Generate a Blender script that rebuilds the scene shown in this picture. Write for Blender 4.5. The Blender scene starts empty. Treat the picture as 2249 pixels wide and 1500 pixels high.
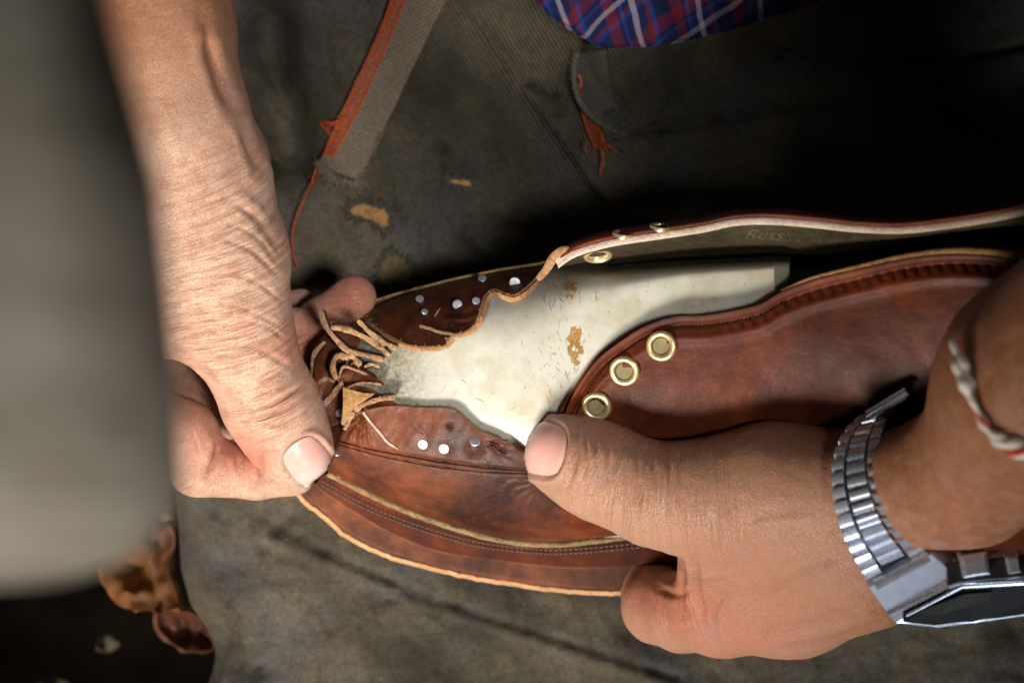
import bpy, bmesh, math, random
import numpy as np
from mathutils import Vector, noise as mnoise
from mathutils.bvhtree import BVHTree

# ------------------------------------------------------------------ camera, world, lights, exposure
U = 0.00014            # metres per unit; 1 unit = one photograph pixel in the plane of focus
DF = 3900.0            # lens to plane of focus, units
ZF = 600.0             # height of the plane of focus
HC = DF + ZF
CX, CY = 1124.5, 750.0

scene = bpy.context.scene
COL = scene.collection
cam = bpy.data.cameras.new('camera')
cam_o = bpy.data.objects.new('camera', cam)
COL.objects.link(cam_o)
cam_o.location = (0, 0, HC * U)
cam.sensor_width = 36
cam.lens = 36 * DF / 2249
cam.clip_start = 0.01
cam.clip_end = 20
cam.dof.use_dof = True
cam.dof.focus_distance = DF * U
cam.dof.aperture_fstop = 9.0
scene.camera = cam_o

world = bpy.data.worlds.new('World')
scene.world = world
world.use_nodes = True
world.node_tree.nodes['Background'].inputs[0].default_value = (0.95, 0.92, 0.9, 1)
world.node_tree.nodes['Background'].inputs[1].default_value = 0.009


def area(name, loc, target, size, power, color, spread=180, size_y=None):
    l = bpy.data.lights.new(name, 'AREA')
    l.shape = 'RECTANGLE'
    l.size = size
    l.size_y = size_y or size
    l.energy = power
    l.color = color
    l.spread = math.radians(spread)
    o = bpy.data.objects.new(name, l)
    COL.objects.link(o)
    o.location = loc
    o.rotation_euler = (Vector(target) - Vector(loc)).to_track_quat('-Z', 'Y').to_euler()
    return o


area('window_light', (-0.33, -0.58, 0.50), (-0.060, -0.03, 0.06), 0.22, 0.82, (1.0, 0.915, 0.81), 44)
area('overhead_light', (0.16, -0.08, 0.75), (-0.055, 0.03, 0.06), 0.10, 0.098, (1.0, 0.97, 0.94), 25)  # unseen fill added overhead, narrowed to the boot and apron
area('low_side_light', (-0.05, -0.36, 0.66), (-0.13, -0.06, 0.43), 0.12, 0.15, (1.0, 0.95, 0.87), 34)  # fill lamp added only to brighten the foreground block
area('cool_side_light', (0.18, -0.60, 0.36), (0.10, -0.05, 0.08), 0.22, 0.24, (0.66, 0.80, 1.0), 60)

scene.view_settings.view_transform = 'Standard'
scene.view_settings.look = 'None'
scene.view_settings.exposure = 0.0
scene.view_settings.gamma = 1.0
scene.view_settings.use_curve_mapping = False
scene.cycles.use_denoising = True
scene.cycles.max_bounces = 6
scene.cycles.sample_clamp_indirect = 4.0


def P(px, py, pz):
    k = (HC - pz) / DF * U
    return ((px - CX) * k, (CY - py) * k, pz * U)


def PA(a):
    a = np.asarray(a, dtype=float)
    k = (HC - a[..., 2]) / DF * U
    return np.stack([(a[..., 0] - CX) * k, (CY - a[..., 1]) * k, a[..., 2] * U], -1)


# ------------------------------------------------------------------ material helpers
class NT:
    def __init__(s, name):
        s.m = bpy.data.materials.new(name)
        s.m.use_nodes = True
        s.t = s.m.node_tree
        s.b = s.t.nodes['Principled BSDF']
        s.out = s.t.nodes['Material Output']

    def n(s, typ, **kw):
        nd = s.t.nodes.new(typ)
        for k, v in kw.items():
            setattr(nd, k, v)
        return nd

    def put(s, sock, v):
        if v is None:
            return
        if hasattr(v, 'is_output'):
            s.t.links.new(v, sock)
        elif isinstance(v, (tuple, list)) and len(v) == 3 and sock.type == 'RGBA':
            sock.default_value = (*v, 1)
        else:
            sock.default_value = v

    def coord(s, scale=(1, 1, 1), rot=(0, 0, 0), attr=None, warp=None):
        if attr:
            c = s.n('ShaderNodeAttribute', attribute_name=attr).outputs['Vector']
        else:
            c = s.n('ShaderNodeTexCoord').outputs['Object']
        if warp:
            nz = s.noise(c, warp[0], 3)
            c = s.vmath('ADD', c, s.vmath('SCALE', nz[1], None, warp[1]))
        mp = s.n('ShaderNodeMapping')
        s.t.links.new(c, mp.inputs[0])
        mp.inputs['Rotation'].default_value = rot
        mp.inputs['Scale'].default_value = scale
        return mp.outputs[0]

    def noise(s, vec, scale, detail=4, rough=0.6, dist=0.0):
        nd = s.n('ShaderNodeTexNoise')
        s.put(nd.inputs['Vector'], vec)
        nd.inputs['Scale'].default_value = scale
        nd.inputs['Detail'].default_value = detail
        nd.inputs['Roughness'].default_value = rough
        nd.inputs['Distortion'].default_value = dist
        return nd.outputs[0], nd.outputs[1]

    def voro(s, vec, scale, feature='F1', rnd=1.0):
        nd = s.n('ShaderNodeTexVoronoi', feature=feature)
        s.put(nd.inputs['Vector'], vec)
        nd.inputs['Scale'].default_value = scale
        nd.inputs['Randomness'].default_value = rnd
        return nd.outputs[0]

    def wave(s, vec, scale, dist=0.0, detail=2, dscale=1.0, direction='X', profile='SIN'):
        nd = s.n('ShaderNodeTexWave', bands_direction=direction, wave_profile=profile)
        s.put(nd.inputs['Vector'], vec)
        nd.inputs['Scale'].default_value = scale
        nd.inputs['Distortion'].default_value = dist
        nd.inputs['Detail'].default_value = detail
        nd.inputs['Detail Scale'].default_value = dscale
        return nd.outputs[1]

    def math(s, op, a, b=None, clamp=False):
        nd = s.n('ShaderNodeMath', operation=op, use_clamp=clamp)
        s.put(nd.inputs[0], a)
        s.put(nd.inputs[1], b)
        return nd.outputs[0]

    def vmath(s, op, a, b=None, sc=None):
        nd = s.n('ShaderNodeVectorMath', operation=op)
        s.put(nd.inputs[0], a)
        s.put(nd.inputs[1], b)
        if sc is not None:
            s.put(nd.inputs['Scale'], sc)
        return nd.outputs[0]

    def ramp(s, fac, stops, interp='LINEAR'):
        nd = s.n('ShaderNodeValToRGB')
        cr = nd.color_ramp
        cr.interpolation = interp
        while len(cr.elements) < len(stops):
            cr.elements.new(0.5)
        for e, (p, c) in zip(cr.elements, stops):
            e.position = p
            if not isinstance(c, (tuple, list)):
                c = (c, c, c)
            e.color = (*c, 1)
        s.put(nd.inputs[0], fac)
        return nd.outputs[0]

    def mix(s, fac, a, b, blend='MIX'):
        nd = s.n('ShaderNodeMix', data_type='RGBA', blend_type=blend)
        s.put(nd.inputs[0], fac)
        s.put(nd.inputs[6], a)
        s.put(nd.inputs[7], b)
        return nd.outputs[2]

    def attr(s, name):
        return s.n('ShaderNodeAttribute', attribute_name=name).outputs['Fac']

    def bump(s, h, strength, dist, normal=None):
        nd = s.n('ShaderNodeBump')
        s.put(nd.inputs['Height'], h)
        nd.inputs['Strength'].default_value = strength
        nd.inputs['Distance'].default_value = dist
        s.put(nd.inputs['Normal'], normal)
        return nd.outputs[0]

    def fin(s, color=None, rough=None, metal=None, normal=None, spec=None, coat=None, coat_r=None, sss=None, sss_r=None,
            sheen=None, trans=None):
        b = s.b.inputs
        s.put(b['Base Color'], color)
        s.put(b['Roughness'], rough)
        s.put(b['Metallic'], metal)
        s.put(b['Normal'], normal)
        s.put(b['Specular IOR Level'], spec)
        s.put(b['Coat Weight'], coat)
        s.put(b['Coat Roughness'], coat_r)
        s.put(b['Subsurface Weight'], sss)
        if sss_r:
            b['Subsurface Radius'].default_value = (1.0, 0.35, 0.2)
            b['Subsurface Scale'].default_value = sss_r
        s.put(b['Sheen Weight'], sheen)
        s.put(b['Transmission Weight'], trans)
        return s.m


M = {}


def leather(name, c_dark, c_mid, c_light, rough=0.36, grain=1.0, coat=0.25, wr=0.5, spec=0.30):
    s = NT(name)
    c = s.coord()
    n1, _ = s.noise(c, 38, 5, 0.6, 0.4)
    n2, _ = s.noise(c, 230, 5, 0.65)
    col = s.ramp(n1, [(0.36, c_dark), (0.5, c_mid), (0.64, c_light)])
    col = s.mix(s.ramp(n2, [(0.42, 0.0), (0.7, 0.45)]), col, c_dark)
    # fine pores and creases
    v = s.voro(s.coord((1, 1, 1), warp=(300, 0.0006)), 1500, 'DISTANCE_TO_EDGE')
    pore = s.ramp(v, [(0.0, 0.0), (0.12, 1.0)])
    scr, _ = s.noise(s.coord((60, 900, 300), (0, 0, 0.7), warp=(40, 0.004)), 1.0, 4, 0.7)
    scr2, _ = s.noise(s.coord((800, 90, 300), (0, 0, 0.45), warp=(60, 0.003)), 1.0, 3, 0.7)
    h = s.math('ADD', s.math('MULTIPLY', pore, 0.35 * grain), s.math('MULTIPLY', scr, 0.9 * wr))
    h = s.math('ADD', h, s.math('MULTIPLY', scr2, 0.7 * wr))
    h = s.math('ADD', h, s.math('MULTIPLY', n2, 0.8))
    lump, _ = s.noise(c, 75, 3, 0.5)
    nrm = s.bump(lump, 0.45, 0.0012)
    nrm = s.bump(h, 0.5, 0.00022, nrm)
    scuff = s.ramp(scr2, [(0.60, 0.0), (0.75, 0.35)])
    col = s.mix(scuff, col, c_light)
    r = s.math('ADD', s.math('MULTIPLY', n2, 0.28), rough - 0.1)
    M[name] = s.fin(col, r, 0.0, nrm, spec, coat, 0.30)


leather('leather_brown', (0.030, 0.009, 0.005), (0.095, 0.025, 0.010), (0.17, 0.046, 0.016), 0.40, 1.5, 0.05, 1.0, 0.20)
leather('leather_quarter', (0.048, 0.010, 0.004), (0.098, 0.020, 0.007), (0.165, 0.037, 0.011), 0.38, 0.6, 0.0, 0.2, 0.17)
leather('leather_welt', (0.030, 0.008, 0.004), (0.120, 0.034, 0.012), (0.24, 0.070, 0.022), 0.5, 0.8, 0.10, 0.5)


def raw_edge(name, c1, c2, scale=900, sheen=0.25, spec=0.25):
    s = NT(name)
    c = s.coord()
    n1, _ = s.noise(c, scale, 6, 0.75)
    n2, _ = s.noise(c, scale * 0.18, 3)
    col = s.ramp(s.math('ADD', s.math('MULTIPLY', n1, 0.65), s.math('MULTIPLY', n2, 0.35)), [(0.36, c1), (0.62, c2)])
    nrm = s.bump(n1, 1.0, 0.0012)
    M[name] = s.fin(col, 0.85, 0.0, nrm, spec, sheen=sheen)


raw_edge('edge_tan', (0.16, 0.060, 0.016), (0.66, 0.33, 0.11))
raw_edge('edge_gold', (0.09, 0.04, 0.010), (0.46, 0.27, 0.08))
raw_edge('edge_orange', (0.45, 0.18, 0.05), (0.88, 0.50, 0.22))
raw_edge('edge_cream', (0.52, 0.36, 0.25), (0.86, 0.70, 0.56))
raw_edge('suede_tan', (0.30, 0.135, 0.035), (0.66, 0.36, 0.12), 700)
raw_edge('suede_cord', (0.10, 0.040, 0.014), (0.74, 0.43, 0.19), 900)
raw_edge('lining_cream', (0.030, 0.023, 0.012), (0.070, 0.054, 0.029), 250, 0.0, 0.08)  # cream flap lining, its shade put into the dark base colour
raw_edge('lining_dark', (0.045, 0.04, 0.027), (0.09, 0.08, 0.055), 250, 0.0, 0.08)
raw_edge('suede_dim', (0.10, 0.075, 0.03), (0.24, 0.18, 0.08), 500)


def m_last():
    s = NT('last_plastic')
    c = s.coord()
    n1, _ = s.noise(c, 30, 5, 0.6)
    n2, _ = s.noise(c, 500, 4, 0.7)
    col = s.ramp(n1, [(0.3, (0.45, 0.43, 0.33)), (0.52, (0.54, 0.535, 0.46)), (0.72, (0.58, 0.58, 0.53))])
    # grime worked into fine cuts running across the last
    cuts, _ = s.noise(s.coord((900, 60, 60), (0, 0, 0.18), warp=(70, 0.006)), 1.0, 5, 0.75)
    msk, _ = s.noise(c, 55, 3, 0.6)
    gr = s.math('MULTIPLY', s.ramp(cuts, [(0.60, 0.0), (0.68, 1.0)]), s.ramp(msk, [(0.50, 0.0), (0.62, 1.0)]))
    band = s.attr('wear')
    gr = s.math('MULTIPLY', gr, band, True)
    yl, _ = s.noise(c, 85, 4, 0.65)
    col = s.mix(s.ramp(yl, [(0.46, 0.0), (0.70, 0.55)]), col, (0.38, 0.31, 0.18))
    col = s.mix(gr, col, (0.12, 0.065, 0.02))
    gum = s.attr('gum')
    gn, _ = s.noise(c, 420, 5, 0.7)
    gm = s.math('GREATER_THAN', s.math('MULTIPLY', gum, s.math('ADD', s.math('MULTIPLY', gn, 5.5), -2.0)), 0.42)
    col = s.mix(gm, col, s.ramp(gn, [(0.35, (0.16, 0.075, 0.015)), (0.65, (0.46, 0.26, 0.06))]))
    tip = s.attr('tip')
    tn, _ = s.noise(c, 700, 6, 0.75)
    col = s.mix(s.math('MULTIPLY', tip, s.ramp(tn, [(0.38, 1.0), (0.60, 0.30)]), True), col, (0.17, 0.15, 0.10))
    scr, _ = s.noise(s.coord((1500, 160, 300), (0, 0, -0.1)), 1.0, 3, 0.6)
    h = s.math('ADD', s.math('MULTIPLY', n2, 0.35), s.math('MULTIPLY', scr, 0.35))
    h = s.math('ADD', h, s.math('MULTIPLY', s.math('MULTIPLY', tn, tip), 2.2))
    h = s.math('SUBTRACT', h, gr)
    h = s.math('ADD', h, gm)
    nrm = s.bump(n1, 0.25, 0.0015)
    nrm = s.bump(h, 0.55, 0.00022, nrm)
    M['last'] = s.fin(col, s.math('ADD', s.math('MULTIPLY', n2, 0.3), 0.22), 0.0, nrm, 0.5, 0.15, 0.2, 0.6, 0.003)


m_last()


def m_apron():
    s = NT('apron_cloth')
    c = s.coord()
    tw = s.wave(s.coord((1, 1, 1), (0, 0, math.radians(-32)), warp=(120, 0.0006)), 235, 0.4, 2, 1.0)
    tw2 = s.wave(s.coord((1, 1, 1), (0, 0, math.radians(58))), 420, 0.6, 2, 1.0)
    n1, _ = s.noise(c, 17, 6, 0.62, 0.3)
    n2, _ = s.noise(c, 45, 5, 0.6)
    n3, _ = s.noise(c, 650, 4, 0.8)
    n4, _ = s.noise(s.vmath('ADD', c, (3.1, 1.7, 0.4)), 24, 5, 0.6)
    col = s.ramp(n1, [(0.30, (0.028, 0.023, 0.014)), (0.47, (0.092, 0.077, 0.051)), (0.62, (0.160, 0.136, 0.097))])
    col = s.mix(s.ramp(n4, [(0.50, 0.0), (0.66, 0.6)]), col, (0.100, 0.100, 0.112))
    col = s.mix(s.ramp(n2, [(0.56, 0.0), (0.70, 0.7)]), col, (0.165, 0.135, 0.075))
    col = s.mix(s.ramp(n2, [(0.30, 0.85), (0.42, 0.0)]), col, (0.018, 0.015, 0.009))
    col = s.mix(s.math('MULTIPLY', s.ramp(n3, [(0.3, 0.75), (0.65, 0.0)]), 0.8), col, (0.010, 0.009, 0.006))
    speck = s.voro(c, 120)
    col = s.mix(s.ramp(speck, [(0.03, 0.6), (0.05, 0.0)]), col, (0.34, 0.25, 0.14))
    twm = s.attr('twill')
    col = s.mix(s.math('MULTIPLY', s.math('MULTIPLY', s.ramp(tw, [(0.2, 0.75), (0.7, 0.0)]), twm), 0.8), col, (0.012, 0.010, 0.006))
    h = s.math('ADD', s.math('MULTIPLY', s.math('MULTIPLY', tw, twm), 1.0), s.math('MULTIPLY', tw2, 0.2))
    h = s.math('ADD', h, s.math('MULTIPLY', n3, 1.2))
    nrm = s.bump(n2, 0.6, 0.003)
    nrm = s.bump(h, 0.8, 0.0004, nrm)
    M['apron'] = s.fin(col, 0.82, 0.0, nrm, 0.20, sheen=0.02)


m_apron()


def m_canvas(name, c1, c2):
    s = NT(name)
    rot = (0, 0, math.radians(-28))
    a = s.wave(s.coord((1, 1, 1), rot), 250, 3.0, 3, 3.0)
    b = s.wave(s.coord((1, 1, 1), (0, 0, math.radians(62))), 250, 3.0, 3, 3.0)
    w = s.math('MULTIPLY', a, b)
    n, _ = s.noise(s.coord(), 900, 4, 0.8)
    n2, _ = s.noise(s.coord(), 40, 3)
    f = s.math('ADD', s.math('MULTIPLY', w, 0.8), s.math('MULTIPLY', n, 0.9))
    col = s.ramp(f, [(0.25, c1), (1.0, c2)])
    col = s.mix(s.math('MULTIPLY', n2, 0.5), col, c1)
    M[name] = s.fin(col, 0.85, 0.0, s.bump(f, 0.9, 0.0005), 0.2, sheen=0.1)


m_canvas('canvas_brown', (0.07, 0.055, 0.036), (0.36, 0.285, 0.20))
m_canvas('canvas_grey', (0.04, 0.036, 0.028), (0.17, 0.155, 0.12))


def m_plain(name, col, rough=0.6, metal=0.0, spec=0.5, nscale=600, namp=0.35, bumpd=0.0001, bs=0.4, coat=0.0):
    s = NT(name)
    n, _ = s.noise(s.coord(), nscale, 4, 0.65)
    dark = tuple(v * (1 - namp) for v in col)
    lite = tuple(min(1, v * (1 + namp)) for v in col)
    c = s.ramp(n, [(0.3, dark), (0.7, lite)])
    M[name] = s.fin(c, s.math('ADD', s.math('MULTIPLY', n, 0.2), rough - 0.1), metal, s.bump(n, bs, bumpd), spec, coat)


m_plain('brass', (0.86, 0.70, 0.36), 0.34, 0.75, 0.5, 300, 0.08, 0.00005)
m_plain('brass_dark', (0.20, 0.16, 0.07), 0.5, 0.3, 0.4, 300, 0.2)  # eyelet wells: brass with the hole's shadow in its colour
m_plain('steel', (0.66, 0.69, 0.76), 0.27, 0.70, 0.5, 500, 0.04, 0.00001, 0.1)  # bluish base and reduced metalness put a cool reflection into the colour
m_plain('steel_plate', (0.50, 0.56, 0.68), 0.34, 0.45, 0.5, 400, 0.05, 0.00001, 0.1)
m_plain('tack_steel', (0.86, 0.87, 0.90), 0.45, 0.25, 0.6, 700, 0.1, 0.00006)  # pale, mostly diffuse heads: their white glint is put into the colour
m_plain('steel_dark', (0.16, 0.16, 0.16), 0.35, 0.8, 0.5, 500, 0.2, 0.00005)
m_plain('thread_orange', (0.44, 0.070, 0.016), 0.8, 0, 0.2, 1500, 0.6, 0.0002, 0.7)
m_plain('thread_grey', (0.20, 0.15, 0.12), 0.75, 0, 0.2, 1500, 0.5, 0.0002, 0.7)
m_plain('thread_dark', (0.035, 0.012, 0.008), 0.6, 0, 0.3, 1500, 0.4, 0.0002, 0.6)
m_plain('dark_hole', (0.012, 0.008, 0.006), 0.9, 0, 0.1)
m_plain('watch_glass', (0.009, 0.009, 0.009), 0.5, 0, 0.08, 50, 0.1, 0.00001, 0.1, 0.0)
m_plain('watch_plastic', (0.02, 0.02, 0.021), 0.35, 0, 0.5)
m_plain('display', (0.022, 0.023, 0.019), 0.6, 0, 0.1, 200, 0.1)
m_plain('cord_white', (0.62, 0.56, 0.47), 0.85, 0, 0.2, 1400, 0.3, 0.0004, 0.9)
m_plain('cord_red', (0.50, 0.045, 0.025), 0.8, 0, 0.2, 1400, 0.3, 0.0004, 0.9)
m_plain('ink', (0.075, 0.06, 0.035), 0.6, 0, 0.3, 900, 0.4, 0.00005)
m_plain('scrap', (0.15, 0.055, 0.014), 0.7, 0, 0.3, 30, 0.6, 0.001, 0.7)
m_plain('scrap_red', (0.08, 0.025, 0.012), 0.6, 0, 0.3, 60, 0.5, 0.001, 0.7)
m_plain('scrap_pale', (0.16, 0.125, 0.08), 0.7, 0, 0.3, 60, 0.3, 0.001, 0.7)
m_plain('grime', (0.19, 0.115, 0.05), 0.8, 0, 0.2, 800, 0.6)
m_plain('floor', (0.022, 0.014, 0.008), 0.9, 0, 0.2, 25, 0.7, 0.001)


def m_grey_wood():
    s = NT('worn_grey_wood')
    g, _ = s.noise(s.coord((40, 420, 40), warp=(25, 0.004)), 1.0, 5, 0.65)
    n, _ = s.noise(s.coord(), 45, 4, 0.6)
    col = s.ramp(s.math('ADD', s.math('MULTIPLY', g, 0.5), s.math('MULTIPLY', n, 0.5)),
                 [(0.36, (0.18, 0.145, 0.10)), (0.48, (0.31, 0.28, 0.225)), (0.62, (0.42, 0.375, 0.31))])
    M['grey_wood'] = s.fin(col, 0.62, 0, s.bump(g, 0.6, 0.0005), 0.4)


m_grey_wood()


def m_plaid():
    s = NT('plaid_cotton')
    navy, blue, red, wht = (0.006, 0.014, 0.075), (0.02, 0.07, 0.34), (0.26, 0.012, 0.012), (0.62, 0.60, 0.62)
    def ch(rot, f, off):
        c = s.coord((f, f, f), (0, 0, rot), warp=(22, 0.004))
        sp = s.n('ShaderNodeSeparateXYZ')
        s.t.links.new(c, sp.inputs[0])
        x = s.math('FRACT', s.math('ADD', sp.outputs[0], off))
        return s.ramp(x, [(0.0, navy), (0.16, red), (0.34, navy), (0.40, blue), (0.45, navy), (0.56, wht), (0.64, navy), (0.74, red), (0.80, blue), (0.86, navy)], 'CONSTANT')
    a = ch(math.radians(-28), 50, 5.1)
    b = ch(math.radians(57), 50, 5.35)
    col = s.mix(1.0, s.mix(0.5, a, b), s.mix(0.45, a, b), 'MIX')
    col = s.mix(1.0, col, (0.42, 0.42, 0.50), 'MULTIPLY')
    tw = s.wave(s.coord((1, 1, 1), (0, 0, 0.5)), 600, 0.3)
    n, _ = s.noise(s.coord(), 60, 3)
    col = s.mix(s.math('MULTIPLY', tw, 0.35), col, (0.01, 0.015, 0.05))
    M['plaid'] = s.fin(col, 0.85, 0, s.bump(tw, 0.5, 0.0003, s.bump(n, 0.5, 0.002)), 0.15, sheen=0.0)


m_plaid()


def m_skin(name, base, warm, tan):
    s = NT(name)
    c = s.coord()
    n1, _ = s.noise(c, 60, 4, 0.6)
    n2, _ = s.noise(c, 420, 5, 0.7)
    col = s.mix(s.ramp(n1, [(0.35, 0.0), (0.7, 0.5)]), base, warm)
    col = s.mix(s.attr('tan'), col, tan)  # skin tan, with shade on the arms put into the same colour
    col = s.mix(s.math('MULTIPLY', s.attr('red'), 0.85), col, (0.62, 0.17, 0.11))
    mott, _ = s.noise(c, 190, 4, 0.7)
    col = s.mix(s.ramp(mott, [(0.42, 0.0), (0.64, 0.6)]), col, s.mix(0.6, warm, (0.34, 0.10, 0.05)))
    fine, _ = s.noise(c, 1400, 3, 0.8)
    col = s.mix(s.ramp(fine, [(0.40, 0.28), (0.52, 0.0)]), col, (0.30, 0.12, 0.06))
    # transverse skin folds: noise squeezed along the finger direction
    mp = s.coord((0.070, 0.0055, 0.0), attr='flow')
    lin, _ = s.noise(mp, 1.0, 3, 0.62, 0.5)
    mp2 = s.coord((0.17, 0.013, 0.0), attr='flow')
    lin2, _ = s.noise(mp2, 1.0, 3, 0.6, 0.8)
    wr = s.attr('wrinkle')
    lines = s.ramp(lin, [(0.34, 0.0), (0.47, 0.85), (0.62, 1.0)])
    lines2 = s.ramp(lin2, [(0.32, 0.0), (0.46, 0.9), (0.60, 1.0)])
    inv = s.math('SUBTRACT', 1.0, s.math('MULTIPLY', lines, lines2))
    col = s.mix(s.math('MULTIPLY', s.math('MULTIPLY', inv, wr), 0.5), col, (0.34, 0.12, 0.05))
    cr = s.attr('crease')
    col = s.mix(s.math('MULTIPLY', cr, 0.45), col, (0.33, 0.09, 0.045))
    v = s.voro(s.coord((1, 1, 1), warp=(260, 0.0005)), 1350, 'DISTANCE_TO_EDGE')
    cells = s.ramp(v, [(0.0, 0.0), (0.10, 1.0)])
    h = s.math('MULTIPLY', s.math('MULTIPLY', lines, wr), 2.3)
    h = s.math('ADD', h, s.math('MULTIPLY', s.math('MULTIPLY', lines2, wr), 1.2))
    h = s.math('ADD', h, s.math('MULTIPLY', cells, 0.55))
    vein, _ = s.noise(s.coord((1, 1, 1), warp=(30, 0.01)), 95, 2, 0.5)
    col = s.mix(s.ramp(vein, [(0.58, 0.0), (0.70, 0.20)]), col, (0.33, 0.22, 0.19))
    h = s.math('ADD', h, s.math('MULTIPLY', n2, 1.1))
    nrm = s.bump(vein, 0.35, 0.0012)
    nrm = s.bump(h, 0.9, 0.00034, nrm)
    r = s.math('ADD', s.math('MULTIPLY', n2, 0.25), 0.36)
    return s.fin(col, r, 0.0, nrm, 0.45, 0.0, None, 0.22, 0.0022)


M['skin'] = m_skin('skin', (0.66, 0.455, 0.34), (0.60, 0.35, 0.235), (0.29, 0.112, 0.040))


def m_nail():
    s = NT('nail')
    a = s.attr('nail_u')
    c = s.coord()
    n, _ = s.noise(c, 300, 3, 0.6)
    rid, _ = s.noise(s.coord((0.04, 0.6, 0.0), attr='flow'), 1.0, 3, 0.6)
    col = s.ramp(a, [(0.0, (0.66, 0.50, 0.42)), (0.14, (0.66, 0.36, 0.30)), (0.55, (0.70, 0.38, 0.32)), (0.80, (0.70, 0.50, 0.42)), (0.90, (0.74, 0.66, 0.55)), (0.99, (0.50, 0.40, 0.28))])
    col = s.mix(s.math('MULTIPLY', n, 0.30), col, (0.70, 0.28, 0.22))
    M['nail'] = s.fin(col, 0.27, 0, s.bump(rid, 0.35, 0.0002), 0.5, 0.25, 0.2, 0.15, 0.0012)


m_nail()


# ------------------------------------------------------------------ object helpers
def empty(name, loc=(0, 0, 0)):
    o = bpy.data.objects.new(name, None)
    o.empty_display_size = 0.01
    COL.objects.link(o)
    o.location = loc
    return o


def tag(o, label=None, cat=None, group=None, kind=None):
    if label:
        o['label'] = label
    if cat:
        o['category'] = cat
    if group:
        o['group'] = group
    if kind:
        o['kind'] = kind
    return o


def link(name, me, mats, parent=None, smooth=True):
    o = bpy.data.objects.new(name, me)
    COL.objects.link(o)
    for m in mats:
        me.materials.append(M[m] if isinstance(m, str) else m)
    if smooth:
        me.polygons.foreach_set('use_smooth', [True] * len(me.polygons))
    if parent:
        o.parent = parent
        o.matrix_parent_inverse = parent.matrix_basis.inverted()
    return o


def set_attr(me, name, vals, typ='FLOAT'):
    at = me.attributes.new(name, typ, 'POINT')
    key = 'value' if typ == 'FLOAT' else 'vector'
    at.data.foreach_set(key, np.asarray(vals, dtype=np.float32).ravel())


def catmull(pts, n):
    """n points spread evenly in parameter along a Catmull-Rom curve through pts"""
    p = np.asarray(pts, dtype=float)
    if len(p) == 1:
        return np.repeat(p, n, 0)
    seg = np.sqrt(((p[1:, :2] - p[:-1, :2]) ** 2).sum(1)) + 1e-6 if p.shape[1] > 1 else np.ones(len(p) - 1)
    t = np.concatenate([[0], np.cumsum(np.sqrt(seg) ** 1.6)])
    tt = np.linspace(0, t[-1], n)
    out = np.empty((n, p.shape[1]))
    m = np.empty_like(p)
    m[1:-1] = (p[2:] - p[:-2]) / (t[2:] - t[:-2])[:, None]
    m[0] = (p[1] - p[0]) / (t[1] - t[0])
    m[-1] = (p[-1] - p[-2]) / (t[-1] - t[-2])
    i = np.clip(np.searchsorted(t, tt, 'right') - 1, 0, len(p) - 2)
    h = (t[i + 1] - t[i])[:, None]
    s = ((tt - t[i])[:, None]) / h
    h00 = 2 * s ** 3 - 3 * s ** 2 + 1
    h10 = s ** 3 - 2 * s ** 2 + s
    h01 = -2 * s ** 3 + 3 * s ** 2
    h11 = s ** 3 - s ** 2
    return h00 * p[i] + h10 * h * m[i] + h01 * p[i + 1] + h11 * h * m[i + 1]


def grid_from_rows(rows, nv, nu):
    """rows: curves; each resampled to nv points, then nu rows interpolated smoothly through them"""
    R = np.stack([catmull(r, nv) for r in rows])        # k, nv, 3
    k = len(rows)
    if k == 2:
        t = np.linspace(0, 1, nu)[:, None, None]
        return R[0] * (1 - t) + R[1] * t
    flat = R.reshape(k, -1)
    tt = np.linspace(0, k - 1, nu)
    i = np.clip(tt.astype(int), 0, k - 2)
    s = (tt - i)[:, None]
    m = np.gradient(flat, axis=0)
    h00 = 2 * s ** 3 - 3 * s ** 2 + 1
    h10 = s ** 3 - 2 * s ** 2 + s
    h01 = -2 * s ** 3 + 3 * s ** 2
    h11 = s ** 3 - s ** 2
    return (h00 * flat[i] + h10 * m[i] + h01 * flat[i + 1] + h11 * m[i + 1]).reshape(nu, nv, 3)


def grid_normals(W):
    du = np.gradient(W, axis=0)
    dv = np.gradient(W, axis=1)
    n = np.cross(du, dv)
    n /= (np.linalg.norm(n, axis=-1, keepdims=True) + 1e-12)
    return n


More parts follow.
